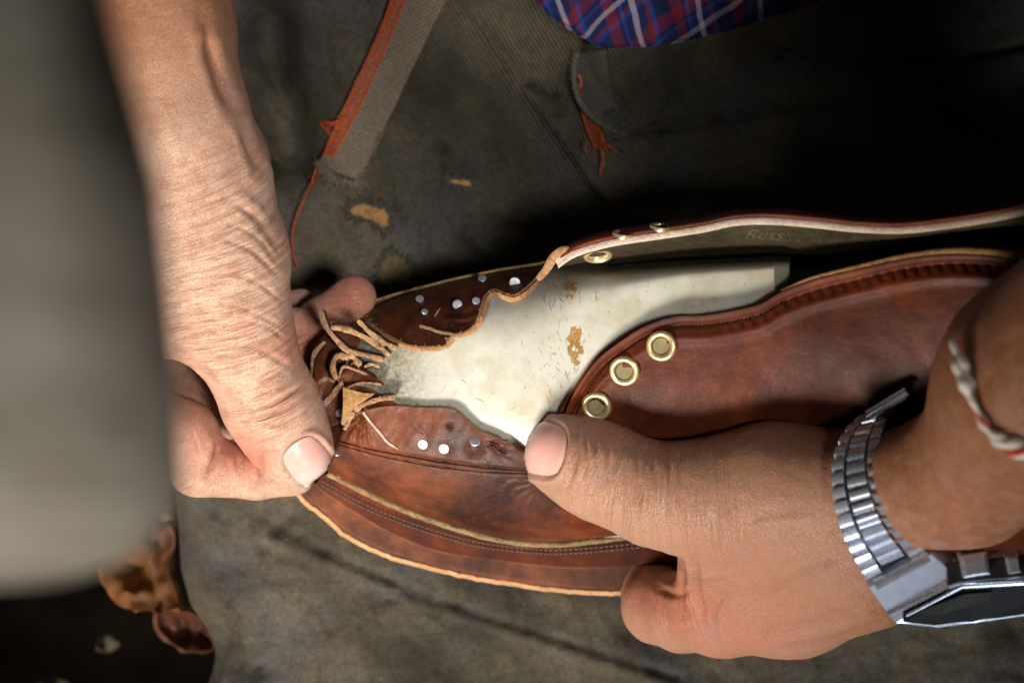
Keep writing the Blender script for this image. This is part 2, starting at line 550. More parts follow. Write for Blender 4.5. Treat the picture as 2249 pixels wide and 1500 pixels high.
def sheet(name, G, thick, mats, parent=None, edge_mat=1, under_mat=None, attrs=None, world=False, up=True, rough_edge=0.0):
    """closed sheet of real thickness (units) whose visible face is the grid G (nu, nv, 3 in units)"""
    W = G if world else PA(G)
    nu, nv = W.shape[:2]
    n = grid_normals(W)
    if (up and n[..., 2].mean() < 0) or (not up and n[..., 2].mean() > 0):
        n = -n
        flip = True
    else:
        flip = False
    if rough_edge:
        for k in (0, -1):
            j = np.array([mnoise.noise(Vector(W[k, i]) * 900) for i in range(nv)])
            W[k] += (W[k] - W[1 if k == 0 else -2]) / (np.linalg.norm(W[k] - W[1 if k == 0 else -2], axis=-1, keepdims=True) + 1e-9) * (j * rough_edge * U)[:, None]
    B = W - n * (thick * U)
    V = np.concatenate([W.reshape(-1, 3), B.reshape(-1, 3)])
    N = nu * nv
    idx = np.arange(N).reshape(nu, nv)
    a, b, c, d = idx[:-1, :-1], idx[:-1, 1:], idx[1:, 1:], idx[1:, :-1]
    q = np.stack([a, d, c, b], -1).reshape(-1, 4)
    F = [q if not flip else q[:, ::-1]]
    F.append((q + N)[:, ::-1] if not flip else q + N)
    mi = [np.zeros(len(q), int), np.full(len(q), under_mat if under_mat is not None else 0)]
    loop = np.concatenate([idx[0, :], idx[1:, -1], idx[-1, -2::-1], idx[-2:0:-1, 0]])
    nx = np.roll(loop, -1)
    e = np.stack([loop, nx, nx + N, loop + N], -1)
    F.append(e if not flip else e[:, ::-1])
    mi.append(np.full(len(e), edge_mat if len(mats) > 1 else 0))
    F = np.concatenate(F)
    me = bpy.data.meshes.new(name)
    me.from_pydata(V.tolist(), [], F.tolist())
    o = link(name, me, mats, parent)
    me.polygons.foreach_set('material_index', np.concatenate(mi).astype(np.int32))
    ne = len(e)
    if attrs:
        for k, v in attrs.items():
            v = np.asarray(v).reshape(-1)
            set_attr(me, k, np.concatenate([v, v]))
    # keep the rim crisp
    sharp = set()
    me.update()
    bm = bmesh.new()
    bm.from_mesh(me)
    bmesh.ops.recalc_face_normals(bm, faces=bm.faces)
    for ed in bm.edges:
        if len(ed.link_faces) == 2 and ed.link_faces[0].material_index != ed.link_faces[1].material_index:
            ed.smooth = False
        elif len(ed.link_faces) == 2 and ed.calc_face_angle(0) > 1.0:
            ed.smooth = False
    bm.to_mesh(me)
    bm.free()
    return o


class MB:
    """collects tubes, boxes, discs; all in units (px, py, pz) unless world=True"""
    def __init__(s):
        s.v, s.f, s.mi = [], [], []

    def _add(s, V, F, m=0):
        o = len(s.v)
        s.v += [tuple(x) for x in V]
        s.f += [tuple(i + o for i in f) for f in F]
        s.mi += [m] * len(F)

    def tube(s, pts, r, n=6, res=None, m=0, world=False, flat=1.0, flatdir=None):
        p = np.asarray(pts, dtype=float)
        rr = np.asarray(r if hasattr(r, '__len__') else [r] * len(p), dtype=float)
        if res:
            q = catmull(np.concatenate([p, rr[:, None]], 1), res)
            p, rr = q[:, :3], q[:, 3]
        W = p if world else PA(p)
        R = rr * U
        T = np.gradient(W, axis=0)
        T /= (np.linalg.norm(T, axis=1, keepdims=True) + 1e-12)
        ref = np.array(flatdir if flatdir is not None else (0.0, 0.0, 1.0))
        V = []
        prev = None
        for i in range(len(W)):
            a = ref - T[i] * ref.dot(T[i])
            if np.linalg.norm(a) < 0.05:
                a = prev if prev is not None else np.array([1.0, 0, 0])
                a = a - T[i] * a.dot(T[i])
            a /= np.linalg.norm(a)
            prev = a
            b = np.cross(T[i], a)
            for k in range(n):
                th = 2 * math.pi * k / n
                V.append(W[i] + R[i] * (math.cos(th) * a * flat + math.sin(th) * b))
        F = []
        L = len(W)
        for i in range(L - 1):
            for k in range(n):
                k2 = (k + 1) % n
                F.append((i * n + k, i * n + k2, (i + 1) * n + k2, (i + 1) * n + k))
        F.append(tuple(range(n))[::-1])
        F.append(tuple((L - 1) * n + k for k in range(n)))
        s._add(V, F, m)

    def box(s, c, ax, ay, az, m=0, bev=0.0):
        """world-space box from centre and half-axis vectors, chamfered on its top face"""
        c, ax, ay, az = (np.asarray(v, dtype=float) for v in (c, ax, ay, az))
        V = []
        for z, k in ((-1, 1.0), (1 - bev, 1.0), (1, 1.0 - bev)):
            for sx, sy in ((-1, -1), (1, -1), (1, 1), (-1, 1)):
                kx = 1 - (1 - k) * 1.0
                V.append(c + ax * sx * kx + ay * sy * kx + az * z)
        F = [(3, 2, 1, 0)]
        for r in (0, 4):
            for k in range(4):
                k2 = (k + 1) % 4
                F.append((r + k, r + k2, r + 4 + k2, r + 4 + k))
        F.append((8, 9, 10, 11))
        s._add(V, F, m)

    def build(s, name, mats, parent=None, smooth=True):
        me = bpy.data.meshes.new(name)
        me.from_pydata(s.v, [], s.f)
        o = link(name, me, mats if isinstance(mats, (list, tuple)) else [mats], parent, smooth)
        if max(s.mi) > 0:
            me.polygons.foreach_set('material_index', s.mi)
        bm = bmesh.new()
        bm.from_mesh(me)
        bmesh.ops.recalc_face_normals(bm, faces=bm.faces)
        for e in bm.edges:
            if len(e.link_faces) == 2 and e.calc_face_angle(0) > 0.9:
                e.smooth = False
        bm.to_mesh(me)
        bm.free()
        return o


def lathe(name, c, normal, prof, mats, parent=None, n=28, sx=1.0, mi=None):
    """profile [(r, h)] in units about world axis normal at world point c"""
    c = np.asarray(c, dtype=float)
    w = np.asarray(normal, dtype=float)
    w /= np.linalg.norm(w)
    a = np.cross(w, (0.2, 1, 0.1))
    a /= np.linalg.norm(a)
    b = np.cross(w, a)
    V, F = [], []
    for r, h in prof:
        for k in range(n):
            t = 2 * math.pi * k / n
            V.append(c + (a * math.cos(t) * r * sx + b * math.sin(t) * r + w * h) * U)
    for i in range(len(prof) - 1):
        for k in range(n):
            k2 = (k + 1) % n
            F.append((i * n + k, i * n + k2, (i + 1) * n + k2, (i + 1) * n + k))
    if prof[0][0] > 0.01:
        pass
    me = bpy.data.meshes.new(name)
    me.from_pydata([tuple(v) for v in V], [], F)
    bm = bmesh.new()
    bm.from_mesh(me)
    bmesh.ops.remove_doubles(bm, verts=bm.verts, dist=1e-7)
    bmesh.ops.recalc_face_normals(bm, faces=bm.faces)
    for e in bm.edges:
        if len(e.link_faces) == 2 and e.calc_face_angle(0) > 0.8:
            e.smooth = False
    bm.to_mesh(me)
    bm.free()
    return link(name, me, mats, parent)


def bvh_of(o):
    me = o.data
    mw = o.matrix_world
    return BVHTree.FromPolygons([v.co.copy() for v in me.vertices], [tuple(p.vertices) for p in me.polygons])


CAMP = Vector((0, 0, HC * U))


def hit(bvh, px, py, default=0.0):
    d = Vector(P(px, py, 0)) - CAMP
    d.normalize()
    r = bvh.ray_cast(CAMP, d)
    if r[0] is None:
        return default, Vector((0, 0, 1))
    n = r[1]
    if n.dot(d) > 0:
        n = -n
    return r[0].z / U, n


def vnoise(px, py, sc, seed=0.0):
    out = np.empty(px.shape)
    f = out.ravel()
    a, b = px.ravel() * sc, py.ravel() * sc
    for i in range(len(f)):
        f[i] = mnoise.noise(Vector((a[i], b[i], seed)))
    return out


def seg_dist(px, py, line):
    """2D distance of points to a polyline"""
    best = np.full(px.shape, 1e9)
    for (x0, y0), (x1, y1) in zip(line[:-1], line[1:]):
        dx, dy = x1 - x0, y1 - y0
        t = np.clip(((px - x0) * dx + (py - y0) * dy) / (dx * dx + dy * dy + 1e-9), 0, 1)
        d = np.hypot(px - x0 - t * dx, py - y0 - t * dy)
        best = np.minimum(best, d)
    return best


def smooth_line(pts, n=24):
    return [tuple(p) for p in catmull(pts, n)]


rng = random.Random(7)
# ------------------------------------------------------------------ the setting: floor below the lap
s_ = np.linspace(-2600, 2600, 12)
fg = np.stack(np.meshgrid(np.linspace(-2500, 4500, 30), np.linspace(-2000, 3500, 30)), -1)
FG = np.concatenate([fg, np.full(fg.shape[:2] + (1,), -1500.0)], -1)
tag(sheet('floor', FG, 20, ['floor']), kind='structure')

# ------------------------------------------------------------------ work apron
def apron_h(px, py):
    h = -30 + 38 * vnoise(px, py, 0.0032, 3.3) + 14 * vnoise(px, py, 0.011, 8.1) + 4 * vnoise(px, py, 0.035, 1.1)
    # layered panel: step along the diagonal seam
    x0, y0, x1, y1 = 1010, 0, 1350, 480
    side = ((px - x0) * (y1 - y0) - (py - y0) * (x1 - x0)) / math.hypot(x1 - x0, y1 - y0)
    fade = 1 / (1 + np.exp((py - 470) / 25.0))
    h += 36 * fade / (1 + np.exp(-side / 5.0)) * np.exp(-np.maximum(side, 0) / 380)
    h += 12 * fade * np.exp(-((side - 7) / 9.0) ** 2)
    for ln, dep, w in (([(1340, 300), (1440, 285), (1560, 265), (1700, 245), (1850, 238)], -26, 9),
                       ([(1660, 100), (1760, 130), (1860, 150), (2000, 145), (2249, 100)], -24, 12),
                       ([(560, 1130), (650, 1170), (760, 1230), (900, 1290), (1050, 1345), (1250, 1410), (1500, 1490)], -5, 8),
                       ([(585, 1180), (700, 1230), (900, 1312), (1050, 1368), (1250, 1432), (1480, 1510)], 9, 12),
                       ([(930, 470), (1040, 520), (1180, 500), (1300, 440)], -16, 30),
                       ([(1150, 180), (1220, 205)], -30, 12), ([(1300, 440), (1360, 470), (1420, 440)], -26, 16),
                       ([(590, 60), (610, 200), (640, 330)], -150, 60), ([(560, 160), (600, 200), (625, 250)], 22, 12),  # deep hollow beside the arm, shaped to darken the cloth in its shadow
                       ([(640, 1130), (585, 1180), (580, 1200)], -16, 14), ([(820, 1330), (880, 1300), (960, 1330)], -12, 10)):
        d = seg_dist(px, py, ln)
        h += dep * np.exp(-(d / w) ** 2)
    # the cloth hangs away into a hollow at the upper right and falls off at the lower left
    h += -160 * np.exp(-(((px - 1950) / 420) ** 2 + ((py - 330) / 230) ** 2))
    h += 90 * np.exp(-((py + 120) / 160.0) ** 2)
    return h


ys = np.linspace(-500, 2000, 260)
left = np.interp(ys, [-500, 900, 1040, 1150, 1250, 1330, 1370, 1410, 1440, 1470, 1520, 2000],
                 [-500, 330, 375, 392, 398, 420, 450, 470, 474, 468, 452, 420])
tt = np.linspace(0, 1, 330)
AX = left[:, None] * (1 - tt) + 2750 * tt
AY = np.repeat(ys[:, None], len(tt), 1)
AZ = apron_h(AX, AY)
edge = np.exp(-np.maximum(AX - left[:, None], 0) / 60.0)
AZ -= 120 * edge ** 1.5
AG = np.stack([AX, AY, AZ], -1)
twill = np.clip(1.15 - np.hypot((AX - 1180) / 620, (AY - 230) / 330) ** 2, 0, 1)
apron = empty('apron', P(1124, 750, -60))
tag(apron, 'worn dark grey-green work apron spread under the boot, stained, torn and patched', 'apron')
cloth = sheet('cloth', AG, 8, ['apron'], apron, attrs={'twill': twill})
AB = bvh_of(cloth)


def ah(px, py):
    return hit(AB, px, py, -20)[0]


def drape_line(bvh, pts, off, n=30):
    q = catmull(pts, n)
    return [(x, y, hit(bvh, x, y)[0] + off) for x, y in q[:, :2]]


def blob(name, pts, base, off, thick, mats, parent, dome=0.0, jitter=2.0, seed=0):
    """irregular patch lying on the surface 'base' (closed outline)"""
    pts = list(pts) + [pts[0]]
    ring = catmull(pts, 49)[:-1, :2]
    c = ring.mean(0)
    rg = np.random.RandomState(seed)
    ring = ring + rg.normal(0, jitter, ring.shape)
    rows = []
    for f in np.linspace(0.02, 1, 7):
        r = []
        for x, y in c + (ring - c) * f:
            r.append((x, y, base(x, y) + off + dome * (1 - f * f)))
        r.append(r[0])
        rows.append(r)
    G = np.array(rows)
    return sheet(name, G, thick, mats, parent)


def fray(mb, ring, base, ln, n, r=1.3, seed=1, out=True, off=6):
    rg = random.Random(seed)
    c = np.mean(np.array(ring), 0)
    for i in range(n):
        x, y = ring[rg.randrange(len(ring))]
        dx, dy = x - c[0], y - c[1]
        L = math.hypot(dx, dy) + 1e-6
        a = math.atan2(dy, dx) + rg.uniform(-0.8, 0.8)
        l = ln * rg.uniform(0.4, 1.2)
        p = [(x - dx / L * 3, y - dy / L * 3, base(x, y) + off)]
        for k in (0.5, 1.0):
            q = (x + math.cos(a) * l * k, y + math.sin(a) * l * k)
            p.append((q[0] + rg.uniform(-2, 2), q[1] + rg.uniform(-2, 2), base(*q) + off + rg.uniform(0, 8)))
        mb.tube(p, [r, r, r * 0.5], 4)


tears = [([(775, 452), (800, 447), (830, 456), (855, 470), (854, 492), (842, 507), (828, 492), (806, 482), (784, 476), (768, 466)], 11),
         ([(985, 390), (1010, 394), (1036, 398), (1035, 411), (1010, 408), (988, 402)], 12),
         ([(838, 575), (862, 556), (890, 572), (905, 600), (895, 632), (860, 640), (832, 610)], 13)]
for i, (pts, sd) in enumerate(tears):
    blob('tear', pts, ah, 3, 5, ['suede_dim' if i == 2 else 'suede_tan'] * 2, apron, 0, 1.5, sd)
    ring = [tuple(p) for p in catmull(pts + [pts[0]], 60)]
    mb = MB()
    fray(mb, ring, ah, 16 if i else 22, 130 if i != 1 else 110, 1.4, sd)
    mb.build('frayed_edge', 'canvas_grey', apron)

# sewn canvas strap with orange overlock stitching
def srow(f):
    lx = [(870, -40), (835, 60), (775, 190), (735, 275), (700, 360)]
    rx = [(1000, -40), (945, 70), (885, 195), (832, 310), (790, 398)]
    L, R = catmull(lx, 24), catmull(rx, 24)
    return [(x, y, ah(x, y) + 24 + 6 * math.sin(f * math.pi)) for x, y in (L * (1 - f) + R * f)]


strap = sheet('strap', np.array([srow(f) for f in np.linspace(0, 1, 10)]), 15, ['canvas_brown', 'canvas_brown'], apron, rough_edge=4)
SB = bvh_of(strap)
sh = lambda x, y: hit(SB, x, y, ah(x, y))[0] if hit(SB, x, y, -999)[0] > ah(x, y) - 5 else ah(x, y)
mb = MB()
Lc = catmull([(872, -40), (838, 60), (779, 190), (740, 275), (708, 350)], 62)
Rc = catmull([(902, -40), (866, 60), (806, 200), (764, 285), (728, 350)], 62)
for i in range(60):
    a, b = Lc[i], Rc[i + 1]
    j = lambda: rng.uniform(-2.5, 2.5)
    p = [(a[0] + j(), a[1] + j(), sh(*a) + 3), ((a[0] + b[0]) / 2, (a[1] + b[1]) / 2, sh((a[0] + b[0]) / 2, (a[1] + b[1]) / 2) + 6), (b[0] + j(), b[1] + j(), sh(*b) + 3)]
    mb.tube(p, 1.7, 5)
    if i % 2 == 0:
        c = Lc[min(i + 1, 61)]
        mb.tube([(b[0], b[1], sh(*b) + 4), (c[0] + j(), c[1] + j(), sh(*c) + 6)], 2.0, 5)
for cv in (Lc, Rc):
    mb.tube([(x, y, sh(x, y) + 4) for x, y in cv[::2]], 2.4, 5)
for k in range(5):
    mb.tube([(765 - k * 4, 250 + k * 6, sh(760, 262) + 6), (735, 268 + k, sh(740, 270) + 16), (702 + k * 5, 268 + k * 5, ah(705, 280) + 30), (714 + k * 3, 284 + k * 4, ah(716, 290) + 24)], 1.4, 5, res=10)
mb.build('overlock_stitching', 'thread_orange', apron)
mb = MB()
mb.tube([(702, 350, ah(702, 350) + 20), (690, 385, ah(690, 385) + 16), (672, 430, 10), (652, 475, 8), (642, 515, 5), (644, 560, 4), (655, 590, 4)], 2.2, 5, res=40)
mb.tube([(708, 352, ah(702, 350) + 22), (700, 380, ah(690, 385) + 18), (690, 405, 12), (686, 398, 14), (694, 372, 20)], 1.8, 5, res=24)
mb.build('loose_thread', 'thread_orange', apron)
mb = MB()
ring = [tuple(p) for p in catmull([(700, 360), (730, 385), (760, 398), (790, 400)], 40)] * 2
fray(mb, ring, ah, 20, 160, 1.8, 5, off=18)
ring = [tuple(p) for p in catmull([(835, 300), (815, 350), (790, 400)], 40)]
fray(mb, ring, sh, 9, 70, 1.4, 6, off=4)
mb.build('frayed_edge', 'canvas_brown', apron)

# second strap: a curled, frayed stump with orange stitching
G = []
for f in np.linspace(0, 1, 8):
    L = catmull([(1268, 118), (1262, 165), (1272, 215), (1300, 255), (1340, 285)], 22)
    R = catmull([(1330, 110), (1335, 150), (1340, 190), (1352, 225), (1368, 250)], 22)
    q = L * (1 - f) + R * f
    G.append([(x, y, ah(x, y) + 40 * math.exp(-(f / 0.22) ** 2) + 6) for x, y in q])
sheet('strap', np.array(G), 12, ['canvas_grey', 'canvas_grey'], apron, rough_edge=3)
mb = MB()
mb.tube([(1270, 115, 62), (1262, 160, 64), (1268, 205, 64), (1290, 245, 60), (1325, 275, 50), (1352, 290, 36)], [4, 6, 8, 8, 7, 5], 8, res=30)
rg = random.Random(4)
for i in range(150):
    x, y = 1318 + rg.uniform(0, 45), 265 + rg.uniform(-20, 55)
    a = rg.uniform(-0.6, 1.4)
    l = rg.uniform(12, 28)
    z = ah(x, y)
    mb.tube([(x, y, z + 6), (x + math.cos(a) * l * .5, y + math.sin(a) * l * .5, z + 20), (x + math.cos(a) * l, y + math.sin(a) * l, z + 12)], 1.4, 4)
mb.build('frayed_edge', 'canvas_grey', apron)
mb = MB()
for i in range(13):
    f = i / 12
    ax, ay = 1276 + 30 * f, 248 + 78 * f
    bx, by = 1308 + 24 * f, 252 + 72 * f
    z = ah(ax, ay) + 26
    mb.tube([(ax, ay, z), ((ax + bx) / 2 + 2, (ay + by) / 2 + 3, z + 8), (bx, by, z)], 1.6, 5, res=8)
for dx in (0, 28):
    mb.tube([(1278 + dx, 246, ah(1280, 250) + 28), (1290 + dx, 285, ah(1290, 290) + 28), (1308 + dx * .8, 328, ah(1305, 325) + 26)], 1.9, 5, res=14)
mb.tube([(1322, 326, 40), (1325, 350, 30), (1320, 372, 26), (1317, 392, 24)], [2.6, 2.4, 2, 1.2], 5, res=16)
mb.tube([(1330, 318, 44), (1345, 326, 36), (1353, 335, 30)], 2, 5)
mb.tube([(1272, 165, 70), (1277, 182, 66), (1272, 200, 62), (1280, 212, 58)], 2.2, 5, res=12)
mb.tube([(1290, 312, 50), (1284, 328, 40), (1290, 336, 36)], 2, 5)
mb.build('overlock_stitching', 'thread_orange', apron)

# ------------------------------------------------------------------ boot form (shared by last and uppers)
FX = [640, 665, 700, 760, 850, 1000, 1150, 1300, 1500, 1700, 2000, 2249, 2600, 2760]
RY = [910, 905, 890, 868, 838, 800, 765, 700, 628, 604, 560, 545, 545, 560]
RZ = [250, 320, 385, 440, 485, 540, 588, 655, 725, 775, 880, 980, 1080, 1050]
FY = [900, 838, 780, 712, 662, 614, 586, 560, 540, 530, 505, 470, 470, 540]
NY = [925, 990, 1025, 1056, 1098, 1155, 1184, 1184, 1180, 1185, 1190, 1180, 1100, 900]


def form(px, py):
    px = np.asarray(px, float)
    py = np.asarray(py, float)
    ry = np.interp(px, FX, RY)
    rz = np.interp(px, FX, RZ)
    fy = np.interp(px, FX, FY)
    ny = np.interp(px, FX, NY)
    s = np.where(py < ry, (ry - py) / np.maximum(ry - fy, 1), (py - ry) / np.maximum(ny - ry, 1))
    s = np.clip(s, 0, 1)
    p = np.where(py < ry, 2.6, 2.15)
    return 285 + (rz - 285) * (1 - s ** p) ** 0.52


# smooth the piecewise-linear tables
_xs = np.linspace(640, 2760, 240)
for tab in ('RY', 'RZ', 'FY', 'NY'):
    v = catmull(np.stack([FX, globals()[tab]], 1), 900)
    globals()['S' + tab] = np.interp(_xs, v[:, 0], v[:, 1])
RY, RZ, FY, NY = SRY, SRZ, SFY, SNY
FX = _xs

# ------------------------------------------------------------------ last
last = empty('shoe_last', P(1300, 800, 285))
tag(last, 'cream plastic shoe last filling the unfinished boot, scuffed, with blobs of amber glue', 'shoe last')
rows = []
xs = np.concatenate([np.linspace(760, 1680, 210), np.linspace(1686, 1700, 5)])
for x in xs:
    ry, fy, ny = (np.interp(x, FX, t) for t in (RY, FY, NY))
    bl = float(np.clip((x - 1160) / 190, 0, 1))
    bl = bl * bl * (3 - 2 * bl)
    fy = (fy + 4) * (1 - bl) + np.interp(x, [1150, 1235, 1300, 1450, 1600, 1700], [592, 588, 584, 574, 568, 563]) * bl
    a = np.linspace(-1, 1, 90)
    y = np.where(a < 0, ry + (ry - fy) * np.sin(a * math.pi / 2), ry + (ny - 4 - ry) * np.sin(a * math.pi / 2))
    if bl > 0:
        z0 = form(np.full_like(y, x), y)
        rzx = np.interp(x, FX, RZ)
        s = np.clip((ry - y) / (ry - fy + 1e-6), 0, 1)
        zf = 285 + (rzx - 285) * (1 - s ** 5) ** 0.5
        z = np.where(y < ry, zf * bl + form(np.full_like(y, x), np.maximum(y, np.interp(x, FX, FY) + 3)) * (1 - bl), z0)
    else:
        z = form(np.full_like(y, x), y)
    rows.append(np.stack([np.full_like(y, x), y, z - 2], -1))
# rounded toe cap closing the front
G = np.array(rows)
pre = []
for k in (0.0, 0.35, 0.65, 0.88):
    x = 760 - 85 * math.cos(k * math.pi / 2)
    f = math.sin(k * math.pi / 2) * 0.97 + 0.03
    g = G[0].copy()
    cy = 880
    g[:, 1] = cy + (g[:, 1] - cy) * f
    g[:, 0] = x
    g[:, 2] = 250 + (g[:, 2] - 250) * f
    pre.append(g)
# chamfer and back wall of the cone
post = []
for dx, dz, sc in ((6, -10, 0.99), (28, -26, 0.97), (34, -40, 0.965), (36, -420, 0.95)):
    g = G[-1].copy()
    g[:, 0] += dx
    g[:, 2] = np.maximum(g[:, 2] + dz, 285)
    post.append(g)
G = np.concatenate([np.array(pre), G, np.array(post)])
wear = np.clip(1.6 - np.abs((G[..., 0] - 1215 + 0.10 * (G[..., 1] - 750)) / 75), 0, 1) + 0.25 * (G[..., 0] > 900)
gum = np.maximum(np.exp(-(((G[..., 0] - 1264) / 21) ** 2 + ((G[..., 1] - 762) / 48) ** 2)),
                 0.95 * np.exp(-(((G[..., 0] - 1252) / 17) ** 2 + ((G[..., 1] - 634) / 24) ** 2)))
gum = np.maximum(gum, 0.62 * np.exp(-(((G[..., 0] - 1228) / 30) ** 2 + ((G[..., 1] - 775) / 9) ** 2)))
tip = np.clip((985 - G[..., 0]) / 110 - np.abs(G[..., 1] - 825) / 700, 0, 1)
lb = sheet('body', G, 30, ['last'], last, attrs={'wear': np.clip(wear, 0, 1), 'gum': gum, 'tip': tip})
LB = bvh_of(lb)

rs = random.Random(21)
mb = MB()
for i in range(130):
    if i < 100:
        y = rs.uniform(600, 930)
        x = 1205 + 0.14 * (y - 700) + rs.gauss(0, 26) + (30 if rs.random() < 0.3 else 0)
        a, l = rs.gauss(1.35, 0.35), rs.uniform(4, 20)
    elif i < 116:
        x, y = rs.uniform(940, 1180), rs.uniform(770, 930)
        a, l = rs.uniform(0, 3.1), rs.uniform(5, 22)
    else:
        x, y = rs.uniform(1290, 1640), rs.uniform(600, 690)
        a, l = rs.uniform(-0.3, 1.8), rs.uniform(4, 14)
    p = [(x + math.cos(a) * l * k + rs.uniform(-1.5, 1.5), y + math.sin(a) * l * k) for k in (0, 0.33, 0.66, 1)]
    w = rs.uniform(0.3, 0.75)
    mb.tube([(u, v, hit(LB, u, v, float(form(u, v)))[0] - 0.1) for u, v in p], [0.3, w, w * 0.8, 0.3], 4)
mb.build('scuff_marks', 'grime', lb)

# ------------------------------------------------------------------ boot
boot = empty('boot', P(1500, 950, 150))
tag(boot, 'unfinished reddish brown leather boot held in both hands, toe leather snipped and tacked', 'boot')

outline = [(646, 1079), (668, 1106), (706, 1136), (769, 1187), (853, 1225), (938, 1250), (1022, 1269), (1107, 1284), (1191, 1296),
           (1276, 1304), (1360, 1306), (1430, 1296), (1560, 1285), (1750, 1275), (2000, 1270), (2300, 1260), (2560, 1200), (2750, 1050),
           (2800, 900), (2740, 760), (2560, 660), (2300, 640), (2000, 660), (1700, 690), (1400, 690), (1150, 668), (1000, 660), (850, 700),
           (740, 770), (660, 860), (625, 960), (628, 1040)]


def slab(name, ring, z0, z1, mats, parent, rag=0.0, dish=None, bevel=4, n=420):
    """flat slab with its ring as outline (units), side faces use material 1"""
    r = catmull(list(ring) + [ring[0]], n + 1)[:-1]
    c = np.array([1500.0, 950.0])
    nrm = np.stack([np.gradient(r[:, 1]), -np.gradient(r[:, 0])], 1)
    nrm /= np.linalg.norm(nrm, axis=1, keepdims=True)
    if ((r - c) * nrm).sum() < 0:
        nrm = -nrm
    if rag:
        j = np.array([mnoise.noise(Vector((x * 0.05, y * 0.05, 0))) * 0.6 + max(0, mnoise.noise(Vector((x * 0.16, y * 0.16, 4)))) * 1.2 for x, y in r])
        r = r + nrm * (j * rag)[:, None]
    rows, mi = [], []
    rows.append(np.concatenate([c + (r - c) * 0.3, np.full((n, 1), z1)], 1))
    rows.append(np.concatenate([r - nrm * 60, np.full((n, 1), z1)], 1))
    rows.append(np.concatenate([r - nrm * bevel, np.full((n, 1), z1)], 1))
    rows.append(np.concatenate([r, np.full((n, 1), z1 - bevel)], 1))
    rows.append(np.concatenate([r + nrm * 1.0, np.full((n, 1), (z0 + z1) / 2)], 1))
    rows.append(np.concatenate([r, np.full((n, 1), z0)], 1))
    rows.append(np.concatenate([c + (r - c) * 0.3, np.full((n, 1), z0)], 1))
    V = PA(np.array(rows)).reshape(-1, 3)
    F, mi = [], []
    for i in range(len(rows) - 1):
        for k in range(n):
            k2 = (k + 1) % n
            F.append((i * n + k, i * n + k2, (i + 1) * n + k2, (i + 1) * n + k))
            mi.append(1 if i in (2, 3, 4) else 0)
    F.append(tuple(range(n)))
    mi.append(0)
    F.append(tuple((len(rows) - 1) * n + k for k in range(n)))
    mi.append(0)
    me = bpy.data.meshes.new(name)
    me.from_pydata(V.tolist(), [], F)
    o = link(name, me, mats, parent)
    me.polygons.foreach_set('material_index', mi)
    bm = bmesh.new()
    bm.from_mesh(me)
    bmesh.ops.recalc_face_normals(bm, faces=bm.faces)
    for e in bm.edges:
        if len(e.link_faces) == 2 and e.calc_face_angle(0) > 0.6:
            e.smooth = False
    bm.to_mesh(me)
    bm.free()
    return o, r


def inset(ring, d):
    r = np.array(ring, float)
    rc = np.vstack([r[-1], r, r[0]])
    t = rc[2:] - rc[:-2]
    t /= np.linalg.norm(t, axis=1, keepdims=True)
    nrm = np.stack([t[:, 1], -t[:, 0]], 1)
    c = np.array([1500.0, 950.0])
    if ((r - c) * nrm).sum() < 0:
        nrm = -nrm
    return r - nrm * np.asarray(d)[..., None] if hasattr(d, '__len__') else r - nrm * d


slab('outsole', outline, 152, 196, ['leather_welt', 'edge_orange'], boot, rag=3, bevel=8)
slab('midsole', [(x, y - 3) if y > 950 else (x, y + 3) for x, y in inset(outline, 11)], 197, 222, ['leather_welt', 'leather_welt'], boot, rag=2, bevel=5)
fl = [(690, 1066), (706, 1079), (769, 1121), (853, 1170), (960, 1212), (1128, 1237), (1234, 1248), (1318, 1248), (1403, 1239), (1479, 1231),
      (1700, 1228), (2000, 1225), (2300, 1215), (2530, 1160), (2690, 1040), (2740, 900), (2690, 790), (2540, 700), (2300, 680), (2000, 700),
      (1700, 720), (1400, 700), (1189, 640), (1016, 640), (880, 680), (770, 750), (700, 840), (665, 940), (668, 1020)]
slab('welt', fl, 223, 254, ['leather_quarter', 'leather_welt'], boot, rag=1.5, bevel=4)
# flange of the turned-out upper: gold raw edge following the seam
gold = [(722, 1040), (803, 1081), (896, 1123), (980, 1153), (1065, 1178), (1149, 1193), (1234, 1195), (1318, 1186), (1403, 1176), (1520, 1176), (1800, 1185)]
gc = catmull(gold, 130)
rows = []
for k, (dy, z) in enumerate(((-8, 284), (-4, 289), (0, 290), (3, 288), (6, 276), (7, 258))):
    rr = []
    for i, (x, y) in enumerate(gc):
        jit = 3.0 * mnoise.noise(Vector((x * 0.07, k * 0.4, 2))) + 2.2 * mnoise.noise(Vector((x * 0.3, k * 0.6, 5)))
        rr.append((x - dy * 0.25, y + dy + jit * (0.6 if k > 2 else 0.2), z + jit))
    rows.append(rr)
sheet('upper_flange', np.array(rows), 20, ['edge_gold', 'edge_gold'], boot)
# lower flange leather that carries the twin row of stitches
st = [(706, 1060), (790, 1106), (875, 1142), (959, 1170), (1043, 1193), (1128, 1205), (1213, 1211), (1318, 1205), (1445, 1193), (1600, 1190)]
for off in (-4, 5):
    mb = MB()
    q = catmull(st, 84)
    for i in range(0, 83):
        a, b = q[i], q[i + 1]
        t = (b - a) / np.linalg.norm(b - a)
        j = rng.uniform(-0.8, 0.8)
        p = [(a[0] + t[0] * 0.7, a[1] + off + j, 255), (a[0] * .5 + b[0] * .5, (a[1] + b[1]) / 2 + off + 1.0, 261), (b[0] - t[0] * 0.7, b[1] + off - 1 + j, 255)]
        mb.tube(p, [0.8, 1.7, 0.8], 5)
    mb.build('stitching', 'thread_grey', boot)

